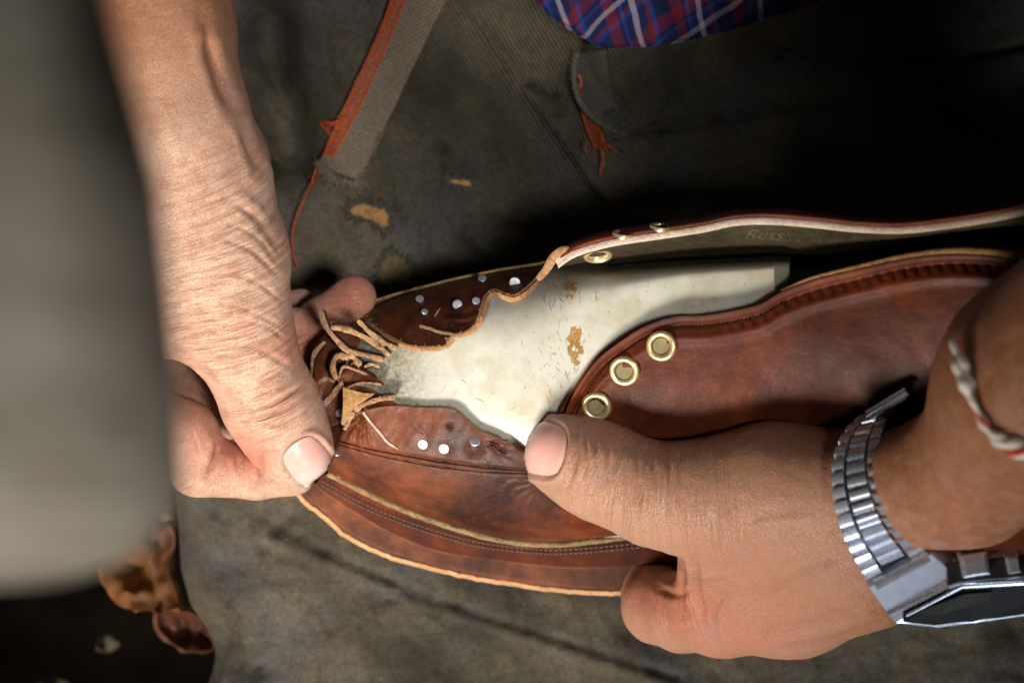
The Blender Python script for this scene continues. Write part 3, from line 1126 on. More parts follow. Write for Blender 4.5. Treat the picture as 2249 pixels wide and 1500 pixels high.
# near side of the vamp
topn = [(735, 918), (770, 908), (808, 900), (843, 893), (870, 892), (912, 895), (981, 897), (1002, 902), (1023, 920), (1051, 944), (1085, 958), (1120, 975), (1144, 992), (1185, 1010), (1240, 1015), (1320, 1010)]
botn = [(690, 985), (722, 1036), (803, 1076), (896, 1118), (980, 1147), (1065, 1172), (1149, 1187), (1234, 1189), (1318, 1180), (1403, 1172), (1440, 1170)]


def vamp_grid(top, bot, nv, nu, off, edgelift=0.0, amp=1.0, seed=0.0):
    T, B = catmull(top, nv), catmull(bot, nv)
    t = np.linspace(0, 1, nu)[:, None, None]
    XY = T[None] * (1 - t) + B[None] * t
    X, Y = XY[..., 0], XY[..., 1]
    Z = form(X, Y) + off
    Z += edgelift * np.exp(-t[..., 0] / 0.08)
    Z += amp * (2.8 * vnoise(X, Y, 0.018, 2.2 + seed) + 0.9 * vnoise(X + 0.6 * Y, Y * 0.5, 0.06, 5.5 + seed))
    return X, Y, Z


X, Y, Z = vamp_grid(topn, botn, 190, 90, 15, 5)
for cx, cy, dep, w in ((1041, 985, -9, 20), (1100, 988, -7, 9), (986, 934, -8, 6), (1180, 1075, -9, 40), (930, 974, -3, 16), (976, 983, -3, 16), (1225, 1080, -10, 14)):
    Z += dep * np.exp(-((X - cx) ** 2 + (Y - cy) ** 2) / w ** 2)
# pleats radiating from the pinched tack and the toe gathers
for (ox, oy, n, a0, a1, l, amp) in ((1052, 966, 13, -0.2, 0.9, 75, 2.6), (800, 900, 9, 1.2, 2.6, 95, 7.0), (1190, 1050, 9, 1.0, 3.4, 90, 2.0)):
    ang = np.arctan2(Y - oy, X - ox)
    r = np.hypot(X - ox, Y - oy)
    win = np.clip((ang - a0) / 0.3, 0, 1) * np.clip((a1 - ang) / 0.3, 0, 1) * np.exp(-((r - l * 0.45) / (l * 0.42)) ** 2)
    Z += amp * win * np.sin(ang * n * 2.2 + 1.2 * np.sin(r * 0.08))
for ln, dep, w in (([(739, 965), (790, 980), (843, 991), (947, 1010), (1051, 1024), (1168, 1036)], -6, 3.0), ([(739, 974), (843, 1002), (947, 1022), (1051, 1034), (1168, 1040)], -4, 2.6),
                   ([(880, 905), (905, 930), (925, 945), (935, 955)], -1.5, 5)):
    Z += dep * np.exp(-(seg_dist(X, Y, ln) / w) ** 2)
Z = np.maximum(Z, form(X, Y) + 7)
vamp = sheet('vamp', np.stack([X, Y, Z], -1), 8, ['leather_brown', 'edge_gold'], boot)
VB = bvh_of(vamp)
vh = lambda x, y: hit(VB, x, y, float(form(x, y)) + 15)[0]
mb = MB()
for ln in ([(739, 967), (790, 981), (843, 992), (947, 1011), (1051, 1025), (1168, 1037)], [(739, 975), (843, 1003), (947, 1023), (1051, 1035), (1168, 1041)]):
    mb.tube([(x, y, vh(x, y) + 0.2) for x, y in catmull(ln, 60)], 1.0, 4)
mb.build('scored_line', 'dark_hole', vamp)
# dark turned toe
toe_t = [(686, 905), (700, 880), (735, 850), (790, 848), (850, 872), (880, 893)]
toe_b = [(664, 985), (690, 1010), (740, 1030), (790, 1030), (850, 1000), (880, 960)]
X, Y, Z = vamp_grid(toe_t, toe_b, 60, 40, 2, 0, 2.2, 3)
Z += 5 * np.sin(X * 0.09 + Y * 0.05)
sheet('toe', np.stack([X, Y, Z], -1), 12, ['leather_brown', 'edge_tan'], boot)
# slit flap lifted over the vamp: a lapped tongue with a thin raw edge
lap = [(797, 905), (812, 925), (826, 941), (838, 955), (850, 970), (874, 986)]
mb = MB()
mb.tube([(x, y, vh(x, y) + 3) for x, y in catmull(lap, 30)], [2.2, 3.2, 3.2] + [3.0] * 24 + [2, 1.5, 1], 6, flat=0.7)
mb.build('raw_slit', 'edge_cream', vamp)

# far side of the vamp
infar = [(775, 694), (797, 690), (822, 714), (860, 742), (895, 759), (929, 764), (978, 760), (990, 742), (999, 736), (1023, 731), (1047, 714), (1061, 679), (1068, 655), (1085, 641), (1110, 650), (1130, 653), (1155, 639), (1182, 613), (1200, 592), (1215, 570), (1236, 552)]
outfar = [(770, 688), (790, 672), (812, 664), (840, 656), (870, 647), (912, 636), (950, 626), (985, 617), (1016, 610), (1040, 605), (1060, 601), (1080, 597), (1100, 593), (1120, 590), (1140, 587), (1160, 584), (1180, 581), (1195, 577), (1208, 570), (1222, 560), (1236, 550)]
X, Y, Z = vamp_grid(infar, outfar, 170, 46, 16, 4, 0.8, 9)
for ln, dep, w in (([(935, 652), (1000, 648), (1060, 632), (1120, 605)], -5, 5), ([(985, 690), (1020, 690), (1050, 676)], -3, 5), ([(980, 700), (1022, 700), (1052, 688)], 2, 5),
                   ([(995, 710), (1025, 708)], -2, 4)):
    Z += dep * np.exp(-(seg_dist(X, Y, ln) / w) ** 2)
far = sheet('vamp', np.stack([X, Y, Z], -1), 13, ['leather_brown', 'edge_tan'], boot, rough_edge=2)
FB = bvh_of(far)
fh = lambda x, y: hit(FB, x, y, float(form(x, y)) + 16)[0]
# thick raw cut edge rolled over towards the camera
inner = infar[1:]
mb = MB()
q = catmull(inner, 150)
w = np.interp(np.linspace(0, 1, 150), [0, 0.1, 0.3, 0.36, 0.45, 0.6, 0.75, 0.9, 1], [4, 6, 6.5, 4, 6.5, 8.5, 9, 9, 6])
mb.tube([(x, y + 1.5, fh(x, y - 6) + 1 + 1.5 * mnoise.noise(Vector((x * .1, y * .1, 0)))) for x, y in q], w, 8, flat=0.75)
mb.build('cut_edge', 'edge_tan', far)
mb = MB()
mb.tube([(x, y, fh(x, y) + 1) for x, y in catmull([(922, 716), (945, 722), (964, 729), (999, 735)], 20)], [3] + [4] * 17 + [3, 2], 6, flat=0.7)
mb.tube([(x, y, fh(x, y) + 1) for x, y in catmull([(955, 694), (962, 683), (966, 677)], 8)], 2.2, 5)
mb.tube([(x, y - 1, fh(x, y + 4) + 2) for x, y in catmull(outfar[2:-2], 70)], 3.2, 6, flat=0.8)
mb.build('raw_slit', 'edge_gold', far)

# gathered, snipped toe leather: each snip a curled strip standing on edge
def strip(pts, wid, z0, z1=None, tint='leather_brown', lean=0.35, hgt=46):
    """edge-on strip: raw edge on top, grain faces hanging down"""
    q = catmull(pts, 34)
    z1 = z0 if z1 is None else z1
    t = np.gradient(q, axis=0)
    t /= np.linalg.norm(t, axis=1, keepdims=True)
    nn = np.stack([-t[:, 1], t[:, 0]], 1)
    zz = np.linspace(z0, z1, 34) + 3 * np.sin(np.linspace(0, 9, 34))
    w = wid * 0.86 * (0.92 + 0.16 * np.sin(np.linspace(0, 14, 34) + pts[0][0]))
    w = w * (1 + 0.16 * np.array([mnoise.noise(Vector((a * 0.21, b * 0.21, 3))) for a, b in q]))
    w[0] *= 0.6
    w[-1] *= 0.6
    prof = [(-0.48, -hgt), (-0.5, -1.5), (-0.44, 1.0), (-0.2, 1.6), (0.2, 0.8), (0.44, 1.2), (0.5, -1.5), (0.48, -hgt)]
    V, F, mi = [], [], []
    for i in range(34):
        for a, dz in prof:
            x, y = q[i] + nn[i] * (a * w[i] + lean * dz * 0.3)
            V.append(P(x, y, zz[i] + dz))
    n = len(prof)
    for i in range(33):
        for k in range(n):
            k2 = (k + 1) % n
            F.append((i * n + k, i * n + k2, (i + 1) * n + k2, (i + 1) * n + k))
            mi.append(1 if 1 <= k <= 5 else 0)
    F.append(tuple(range(n)))
    mi.append(1)
    F.append(tuple(33 * n + k for k in range(n)))
    mi.append(1)
    me = bpy.data.meshes.new('snipped_strip')
    me.from_pydata(V, [], F)
    o = link('snipped_strip', me, [tint, 'suede_cord'], boot)
    me.polygons.foreach_set('material_index', mi)
    bm = bmesh.new()
    bm.from_mesh(me)
    bmesh.ops.recalc_face_normals(bm, faces=bm.faces)
    for e in bm.edges:
        if len(e.link_faces) == 2 and e.link_faces[0].material_index != e.link_faces[1].material_index:
            e.smooth = False
    bm.to_mesh(me)
    bm.free()
    return o


strip([(704, 682), (709, 702), (720, 724), (744, 752), (766, 771), (808, 781), (843, 791)], 15, 500, 520)
strip([(727, 719), (756, 722), (791, 736), (822, 753), (856, 781)], 16, 530, 532)
strip([(786, 703), (808, 725), (843, 751), (871, 766)], 12, 552, 545)
strip([(797, 716), (815, 736), (845, 760)], 8, 535, 540)
strip([(714, 750), (692, 774), (686, 805), (695, 835), (712, 851)], 12, 430, 420)
strip([(700, 839), (716, 832), (735, 836)], 12, 450, 465)
strip([(739, 833), (731, 806), (738, 785), (755, 781), (764, 790)], 15, 510, 500)
strip([(750, 786), (768, 781), (782, 790), (792, 803)], 15, 500, 510)
strip([(744, 829), (755, 806), (780, 812), (806, 822)], 8, 500, 505)
strip([(751, 840), (732, 866), (706, 893)], 17, 470, 455)
strip([(762, 852), (784, 843), (812, 841), (838, 845)], 7, 505, 505)
strip([(780, 902), (800, 888), (828, 878), (868, 872)], 13, 512, 520)
strip([(834, 806), (815, 800), (800, 806)], 9, 500, 500)
mb = MB()
rf = random.Random(9)
for line, base_h in ((infar[1:], 12), (topn[4:12], 3), ([(704, 682), (720, 724), (766, 771), (843, 791)], None), ([(727, 719), (791, 736), (856, 781)], None),
                     ([(786, 703), (843, 751), (871, 766)], None), ([(751, 840), (732, 866), (706, 893)], None), ([(780, 902), (828, 878), (868, 872)], None), ([(739, 833), (738, 785), (764, 790), (792, 803)], None)):
    q = catmull(line, 260 if base_h else 60)
    for x, y in q:
        if rf.random() < 0.45:
            continue
        z = float(form(x, y)) + (base_h + 8 if base_h else 40)
        if not base_h:
            z = np.interp(x, [690, 740, 800, 870], [490, 505, 530, 540]) + 4
        a, l = rf.uniform(0, 6.28), rf.uniform(3, 9)
        x += rf.uniform(-4, 4)
        y += rf.uniform(-4, 4)
        mb.tube([(x, y, z), (x + math.cos(a) * l * .5, y + math.sin(a) * l * .5, z + 2), (x + math.cos(a) * l, y + math.sin(a) * l, z + rf.uniform(-2, 3))], [0.7, 0.6, 0.3], 3)
mb.build('leather_fibres', 'edge_orange', boot)
# folded-over corner showing its suede side
G = []
A = catmull([(754, 850), (772, 856), (796, 862), (822, 864)], 14)
B = catmull([(753, 935), (760, 928), (770, 912), (778, 898)], 14)
for f in np.linspace(0, 1, 12):
    q = A * (1 - f) + B * f
    G.append([(x, y, 520 - 18 * f + 10 * math.sin(math.pi * f) - 0.12 * (x - 754)) for x, y in q])
sheet('folded_corner', np.array(G), 10, ['suede_tan', 'suede_cord'], boot, rough_edge=2)
strip([(757, 944), (766, 925), (777, 905)], 12, 500, 512)
# dark leather deep inside the gathers
def dome_sheet(name, top, bot, z_a, z_b, mats, parent, hump=14, nv=40, nu=24):
    T, B = catmull(top, nv), catmull(bot, nv)
    t = np.linspace(0, 1, nu)[:, None]
    X = T[None, :, 0] * (1 - t) + B[None, :, 0] * t
    Y = T[None, :, 1] * (1 - t) + B[None, :, 1] * t
    Z = z_a * (1 - t) + z_b * t + hump * np.sin(math.pi * t) + 9 * vnoise(X, Y, 0.04, 7)
    return sheet(name, np.stack([X, Y, Z], -1), 10, mats, parent)


dome_sheet('toe_gather', [(690, 760), (720, 730), (760, 725), (800, 740), (840, 770), (862, 800)], [(690, 905), (720, 930), (750, 930), (790, 915), (840, 890), (868, 880)], 415, 440, ['leather_brown', 'edge_tan'], boot, 20)
dome_sheet('toe_gather', [(736, 826), (756, 800), (790, 806), (822, 820)], [(744, 842), (762, 836), (800, 842), (850, 852)], 478, 480, ['leather_brown', 'edge_tan'], boot, 10)

# near quarter with rolled, stitched rim
qe = [(1236, 925), (1240, 911), (1253, 879), (1282, 830), (1316, 786), (1360, 752), (1414, 718), (1482, 696), (1541, 694), (1614, 683), (1668, 669), (1712, 644), (1785, 617), (1883, 593), (1981, 571), (2078, 559), (2176, 562), (2260, 575), (2400, 590)]
qb = [(1250, 1160), (1260, 1170), (1290, 1172), (1330, 1172), (1370, 1170), (1420, 1170), (1480, 1170), (1540, 1172), (1600, 1175), (1660, 1177), (1720, 1180), (1780, 1180), (1860, 1182), (1950, 1182), (2040, 1180), (2130, 1180), (2220, 1175), (2320, 1160), (2450, 1120)]
nv, nu = 260, 110
T, B = catmull(qe, nv), catmull(qb, nv)
t = (np.linspace(0, 1, nu) ** 1.25)[:, None, None]
XY = T[None] * (1 - t) + B[None] * t
X, Y = XY[..., 0], XY[..., 1]
Z = form(X, Y) + 34
dist = np.linalg.norm(XY - T[None], axis=-1)
Z += 5 * np.exp(-(dist / 14) ** 2) - 7 * np.exp(-((dist - 20) / 6.0) ** 2) + 7 * np.exp(-((dist - 50) / 13.0) ** 2)
lineal = np.arange(nv)[None, :] / nv
# pinking marks pressed along the stitched rim
arc = np.concatenate([[0], np.cumsum(np.linalg.norm(T[1:] - T[:-1], axis=1))])
tick = np.exp(-(((arc[None, :] + 6 * 0) % 27 - 13.5) / 4.5) ** 2) * np.exp(-((dist - 30) / 9.0) ** 2)
Z -= 6 * tick * np.clip((X - 1560) / 60, 0, 1)
Z += 3 * vnoise(X, Y, 0.008, 4.4)
quarter = sheet('quarter', np.stack([X, Y, Z], -1), 20, ['leather_quarter', 'leather_quarter'], boot)
QB = bvh_of(quarter)
qh = lambda x, y: hit(QB, x, y, float(form(x, y)) + 34)[0]
tn = np.gradient(T, axis=0)
tn /= np.linalg.norm(tn, axis=1, keepdims=True)
ins = T + np.stack([-tn[:, 1], tn[:, 0]], 1) * 24
q = catmull(ins, 150)
mb = MB()
for i in range(3, 120):
    a, b = q[i], q[i + 1]
    if a[0] > 1720:
        break
    mb.tube([(a[0], a[1], qh(*a) - 1), ((a + b)[0] / 2, (a + b)[1] / 2, qh(*((a + b) / 2)) + 3), (a[0] * .15 + b[0] * .85, a[1] * .15 + b[1] * .85, qh(*b) - 1)], [1.0, 1.8, 1.0], 5)
mb.build('stitching', 'thread_dark', quarter)
# eyelets
def eyelet(px, py, bvh, scale=1.0, parent=None, n_over=None, pz=None, flip=False):
    hs = [hit(bvh, px + 34 * math.cos(k * 0.785), py + 34 * math.sin(k * 0.785), 0)[0] for k in range(8)]
    W8 = [Vector(P(px + 34 * math.cos(k * 0.785), py + 34 * math.sin(k * 0.785), hs[k])) for k in range(8)]
    n = Vector((0, 0, 0))
    for k in range(8):
        n += (W8[k] - W8[(k + 4) % 8]).cross(W8[(k + 1) % 8] - W8[(k + 5) % 8])
    n.normalize()
    if n.z < 0:
        n = -n
    z = max(hit(bvh, px, py)[0], sum(hs) / 8) + 4
    c = Vector(P(px, py, z))
    prof = [(17, -16), (18, -4), (20, 1.5), (22, 4.5), (26, 6.2), (30, 5.0), (32.5, 1.5), (33, -2)]
    o = lathe('eyelet', c, n, [(r * scale, h) for r, h in prof], ['brass'], parent, 40)
    return o


def eyelet_well(px, py, bvh, parent, n_over=None, pz=None):
    z, n = hit(bvh, px, py)
    z += 2
    n = (n + Vector((0, 0, 2))).normalized()
    return lathe('eyelet_hole', Vector(P(px, py, z)) + n * 0.9 * U, n, [(0.001, 0), (10, 0.4), (17.5, 0.5)], ['brass_dark'], parent, 30)


for (x, y) in ((1310, 892), (1371, 815), (1452, 760)):
    e = eyelet(x, y, QB, 1.0, boot)
    eyelet_well(x, y, QB, e)

# far flap: edge towards the camera, cream lining facing us, its shade put into a dark colour
fe = [(1226, 584), (1245, 570), (1272, 556), (1345, 536), (1443, 521), (1541, 506), (1614, 491), (1687, 488), (1785, 495), (1883, 505), (1981, 508), (2078, 498), (2176, 483), (2260, 466), (2400, 440)]
fz = [640, 665, 690, 720, 750, 780, 810, 835, 865, 890, 920, 950, 985, 1015, 1060]
fb = [(1228, 596), (1250, 592), (1280, 588), (1345, 582), (1443, 574), (1541, 569), (1614, 566), (1687, 562), (1785, 566), (1883, 560), (1981, 556), (2078, 552), (2176, 548), (2260, 545), (2400, 540)]
fe3 = [(x, y, z) for (x, y), z in zip(fe, fz)]
fb3 = [(x, y - 7, z - 170) for (x, y), z in zip(fb, fz)]
mid = [((a[0] + b[0]) / 2, a[1] * .42 + b[1] * .58, a[2] * .55 + b[2] * .45) for a, b in zip(fe3, fb3)]
Gf = grid_from_rows([fe3, mid, fb3], 150, 20)
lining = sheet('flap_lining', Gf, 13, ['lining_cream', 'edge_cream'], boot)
LNB = bvh_of(lining)
up3 = lambda pts, dy, dz: [(x, y - dy, z + dz) for x, y, z in pts]
# lining raw edge seen from above
rows = [[(x, y + 6, z - 4) for x, y, z in fe3], [(x, y + 3, z + 2) for x, y, z in fe3], [(x, y - 4, z + 3) for x, y, z in fe3], [(x, y - 9, z + 1) for x, y, z in fe3]]
sheet('lining_edge', grid_from_rows(rows, 150, 10), 10, ['edge_cream', 'edge_cream'], boot, rough_edge=1.0)
rows = [[(x, y - 8, z - 1) for x, y, z in fe3], [(x, y - 13, z + 7) for x, y, z in fe3], [(x, y - 20, z + 7) for x, y, z in fe3],
        [(x, y - 25, z - 4) for x, y, z in fe3], [(x, y - 31, z - 30) for x, y, z in fe3], [(x, y - 30, z - 110) for x, y, z in fe3], [(x, y - 12, z - 240) for x, y, z in fe3]]
fl_o = sheet('quarter', grid_from_rows(rows, 180, 46), 10, ['leather_quarter', 'leather_quarter'], boot)
FOB = bvh_of(fl_o)
mb = MB()
q = catmull([(x, y - 24, z - 1) for x, y, z in fe3], 170)
for i in range(4, 165):
    a, b = q[i], q[i + 1]
    mb.tube([a, (a * .5 + b * .5) + [0, 0, 3], a * .2 + b * .8], 1.8, 5)
mb.build('stitching', 'thread_dark', fl_o)
for x, y, z in ((1368, 515, 735), (1450, 499, 762)):
    lathe('eyelet', P(x, y, z), (0.10, 0.92, 0.34), [(11, -8), (13, 2), (17, 4), (21, 3.5), (23, -1)], ['brass'], boot, 36)
zz, nn = hit(LNB, 1313, 560)
lathe('eyelet', P(1313, 561, zz), (0.05, -0.90, 0.42), [(17, -10), (20, 2), (24, 5), (30, 4), (33, -1)], ['brass'], boot, 36)
# tan thong joining flap and vamp
mb = MB()
mb.tube([(1258, 548, 672), (1236, 549, 664), (1216, 566, 640), (1200, 592, 618), (1182, 613, 600)], [5, 8, 10, 9, 7], 8, res=30, flat=0.7)
mb.build('cut_edge', 'edge_tan', boot)
# stamp inside the flap
def stamp(txt, x0, y0, size, shear, sx=1.0):
    cu = bpy.data.curves.new('tmp', 'FONT')
    cu.body = txt
    cu.size = 1.0
    cu.shear = shear
    cu.offset = 0.012
    ob = bpy.data.objects.new('tmp', cu)
    COL.objects.link(ob)
    dg = bpy.context.evaluated_depsgraph_get()
    me = bpy.data.meshes.new_from_object(ob.evaluated_get(dg))
    bpy.data.objects.remove(ob)
    bm = bmesh.new()
    bm.from_mesh(me)
    bmesh.ops.subdivide_edges(bm, edges=bm.edges[:], cuts=1)
    for v in bm.verts:
        x, y = x0 + v.co.x * size * sx, y0 - v.co.y * size + 0.035 * v.co.x * size
        z = hit(LNB, x, y, 700)[0]
        v.co = Vector(P(x, y, z + 2.0))
    bm.to_mesh(me)
    bm.free()
    me.materials.clear()
    return link('stamped_lettering', me, ['ink'], lining, False)


stamp('Russ', 1632, 524, 30, 0.5, 1.5)
stamp('MADE  IN  U', 1694, 531, 10, 0.0, 2.6)
# lining of the near quarter seen past its rim, and the dark tongue bed
lt = [(1722, 585), (1760, 592), (1840, 575), (1900, 570), (1960, 560), (2000, 549), (2120, 545), (2300, 548)]
lbm = [(1722, 650), (1785, 625), (1883, 600), (1920, 592), (1981, 579), (2078, 566), (2176, 570), (2300, 585)]
T, B = catmull(lt, 70), catmull(lbm, 70)
G = []
for f in np.linspace(0, 1, 18):
    q = T * (1 - f) + B * f
    zt = np.interp(q[:, 0], [1720, 2000, 2300], [680, 800, 930]) 
    G.append(np.concatenate([q, (zt + f * 60 + 22 * np.sin(f * 3.1))[:, None]], 1))
sheet('gusset', np.array(G), 10, ['lining_dark', 'edge_cream'], boot)
mb_in = [(1250, 560), (1450, 540), (1700, 530), (1900, 515), (2300, 490), (2500, 470)], [(1250, 605), (1450, 600), (1700, 640), (1900, 600), (2300, 590), (2500, 600)]
T, B = catmull(mb_in[0], 40), catmull(mb_in[1], 40)
G = np.array([np.concatenate([T * (1 - f) + B * f, np.full((40, 1), 420.0)], 1) for f in np.linspace(0, 1, 10)])
sheet('insole', G, 8, ['lining_dark'], boot)
# pale rolled rim seen above the near quarter's brown edge
rim = [(1716, 639), (1785, 611), (1883, 587), (1981, 565), (2078, 552), (2176, 554), (2260, 566)]
mb = MB()
mb.tube([(x, y, qh(x, y + 14) - 4) for x, y in catmull(rim, 60)], np.interp(np.linspace(0, 1, 60), [0, 0.3, 1], [3, 5, 9]), 8, flat=0.8)
mb.build('lining_edge', 'edge_tan', boot)

# tacks
def tack(px, py, hf, r, tilt=(0, 0), mat='tack_steel', up=8, nrm=None):
    z = hf(px, py)
    n = nrm or (tilt[0], tilt[1], 1.0)
    b = Vector(P(px, py, z - 3))
    o = lathe('tack', b, n, [(0.01, up + 1.2), (r * 0.7, up + 1.1), (r * 0.93, up + 0.7), (r, up - 0.4), (r * 0.92, up - 2.5), (r * 0.4, up - 3.5), (r * 0.28, 0), (r * 0.25, -14)], [mat], boot, 18)
    return o


tack(930, 974, vh, 11.5, (-0.25, -0.28), up=6)
tack(976, 984, vh, 11.5, (-0.18, -0.22), up=6)
tack(1041, 976, vh, 12.5, (0.15, 0.5), 'steel', 20)
tack(1135, 615, fh, 12.5, (-0.2, -0.30), up=26)
tack(1060, 619, fh, 10, (-0.1, 0.9), 'steel', 12)
tack(1005, 670, fh, 11, (0, 0.15), 'steel', 8)
tack(1045, 664, fh, 9, (0.1, 0.4), 'steel', 10)
tack(922, 661, fh, 9.5, (0, 0.6), 'steel', 10)
tack(931, 689, fh, 8, (0.4, 0.9), 'steel', 8)
tack(747, 909, lambda x, y: float(form(x, y)) + 16, 9, (-0.1, 0.2), 'steel', 12)
tack(740, 999, vh, 8, (0.3, 0.8), 'steel', 8)
for x, y, hf, r in ((1098, 988, vh, 5), (985, 932, vh, 3.5), (994, 715, fh, 5), (1210, 1078, vh, 4)):
    lathe('tack_hole', P(x, y, hf(x, y) + 0.5), (0, 0, 1), [(0.01, 0.2), (r * 0.8, 0.3), (r, 0)], ['dark_hole'], boot, 12)

# ------------------------------------------------------------------ hands: signed-distance modelling
def round_cone(p, a, b):
    """a, b = (x, y, z, r)"""
    pa = p - np.array(a[:3], np.float32)
    ba = np.array(b[:3], np.float32) - np.array(a[:3], np.float32)
    h = np.clip((pa @ ba) / float(ba @ ba + 1e-6), 0, 1)
    d = pa - h[:, None] * ba
    return np.sqrt((d * d).sum(1)) - (a[3] + (b[3] - a[3]) * h)


def smin(a, b, k):
    h = np.maximum(k - np.abs(a - b), 0) / k
    return np.minimum(a, b) - h * h * k * 0.25


def make_sdf(groups):
    """groups: list of (k_to_rest, k_inside, chain...) ; chain = list of joints"""
    def f(p):
        tot = None
        for kr, ki, chains in groups:
            g = None
            for ch in chains:
                for a, b in zip(ch[:-1], ch[1:]):
                    d = round_cone(p, a, b)
                    g = d if g is None else smin(g, d, ki)
            tot = g if tot is None else smin(tot, g, kr)
        return tot
    return f


def surface_nets(f, lo, hi, step):
    lo, hi = np.array(lo, float), np.array(hi, float)
    B = 8
    n = (np.ceil((hi - lo) / step / B).astype(int)) * B
    # coarse pass
    nb = n // B
    cs = [lo[i] + (np.arange(nb[i]) + 0.5) * step * B for i in range(3)]
    C = np.stack(np.meshgrid(*cs, indexing='ij'), -1).reshape(-1, 3).astype(np.float32)
    dc = f(C).reshape(nb)
    act = np.abs(dc) < step * B * 1.35
    F = np.repeat(np.repeat(np.repeat(dc, B, 0), B, 1), B, 2).astype(np.float32)
    mask = np.repeat(np.repeat(np.repeat(act, B, 0), B, 1), B, 2)
    ii = np.argwhere(mask)
    pts = (lo + ii * step).astype(np.float32)
    vals = np.empty(len(pts), np.float32)
    for s in range(0, len(pts), 400000):
        vals[s:s + 400000] = f(pts[s:s + 400000])
    F[mask] = vals
    S = F < 0
    c8 = [S[i:S.shape[0] - 1 + i, j:S.shape[1] - 1 + j, k:S.shape[2] - 1 + k] for i in (0, 1) for j in (0, 1) for k in (0, 1)]
    cnt = sum(c.astype(np.int8) for c in c8)
    A = (cnt > 0) & (cnt < 8)
    cells = np.argwhere(A)
    ID = np.full(A.shape, -1, np.int64)
    ID[A] = np.arange(len(cells))
    acc = np.zeros((len(cells), 3))
    num = np.zeros(len(cells))
    cor = [(i, j, k) for i in (0, 1) for j in (0, 1) for k in (0, 1)]
    for a in cor:
        for ax in range(3):
            if a[ax] == 1:
                continue
            b = list(a)
            b[ax] = 1
            va = F[tuple((cells + a).T)]
            vb = F[tuple((cells + b).T)]
            cr = (va < 0) != (vb < 0)
            t = np.where(cr, va / np.where(cr, va - vb, 1), 0)
            pos = np.array(a, float)[None] + (np.array(b, float) - np.array(a, float))[None] * t[:, None]
            acc += pos * cr[:, None]
            num += cr
    V = lo + (cells + acc / num[:, None]) * step
    faces = []
    for ax in range(3):
        sl0 = [slice(1, -1)] * 3
        sl1 = [slice(1, -1)] * 3
        sl0[ax] = slice(0, -1)
        sl1[ax] = slice(1, None)
        s0, s1 = S[tuple(sl0)], S[tuple(sl1)]
        e = np.argwhere(s0 != s1)
        sg = s0[tuple(e.T)]
        off = np.ones(3, int)
        off[ax] = 0
        e = e + off
        o1, o2 = [i for i in range(3) if i != ax]
        q = []
        for d1, d2 in ((0, 0), (-1, 0), (-1, -1), (0, -1)):
            c = e.copy()
            c[:, o1] += d1
            c[:, o2] += d2
            ok = (c >= 0).all(1) & (c < np.array(ID.shape)).all(1)
            c = np.clip(c, 0, np.array(ID.shape) - 1)
            r = ID[tuple(c.T)]
            r[~ok] = -1
            q.append(r)
        q = np.stack(q, 1)
        good = (q >= 0).all(1)
        q, sg = q[good], sg[good]
        if ax == 1:
            sg = ~sg
        q[sg] = q[sg][:, ::-1]
        faces.append(q)
    return V, np.concatenate(faces)


def grad(f, p, e=2.0):
    g = np.empty((len(p), 3))
    for i in range(3):
        d = np.zeros(3, np.float32)
        d[i] = e
        g[:, i] = (f((p + d).astype(np.float32)) - f((p - d).astype(np.float32)))
    g /= (np.linalg.norm(g, axis=1, keepdims=True) + 1e-9)
    return g


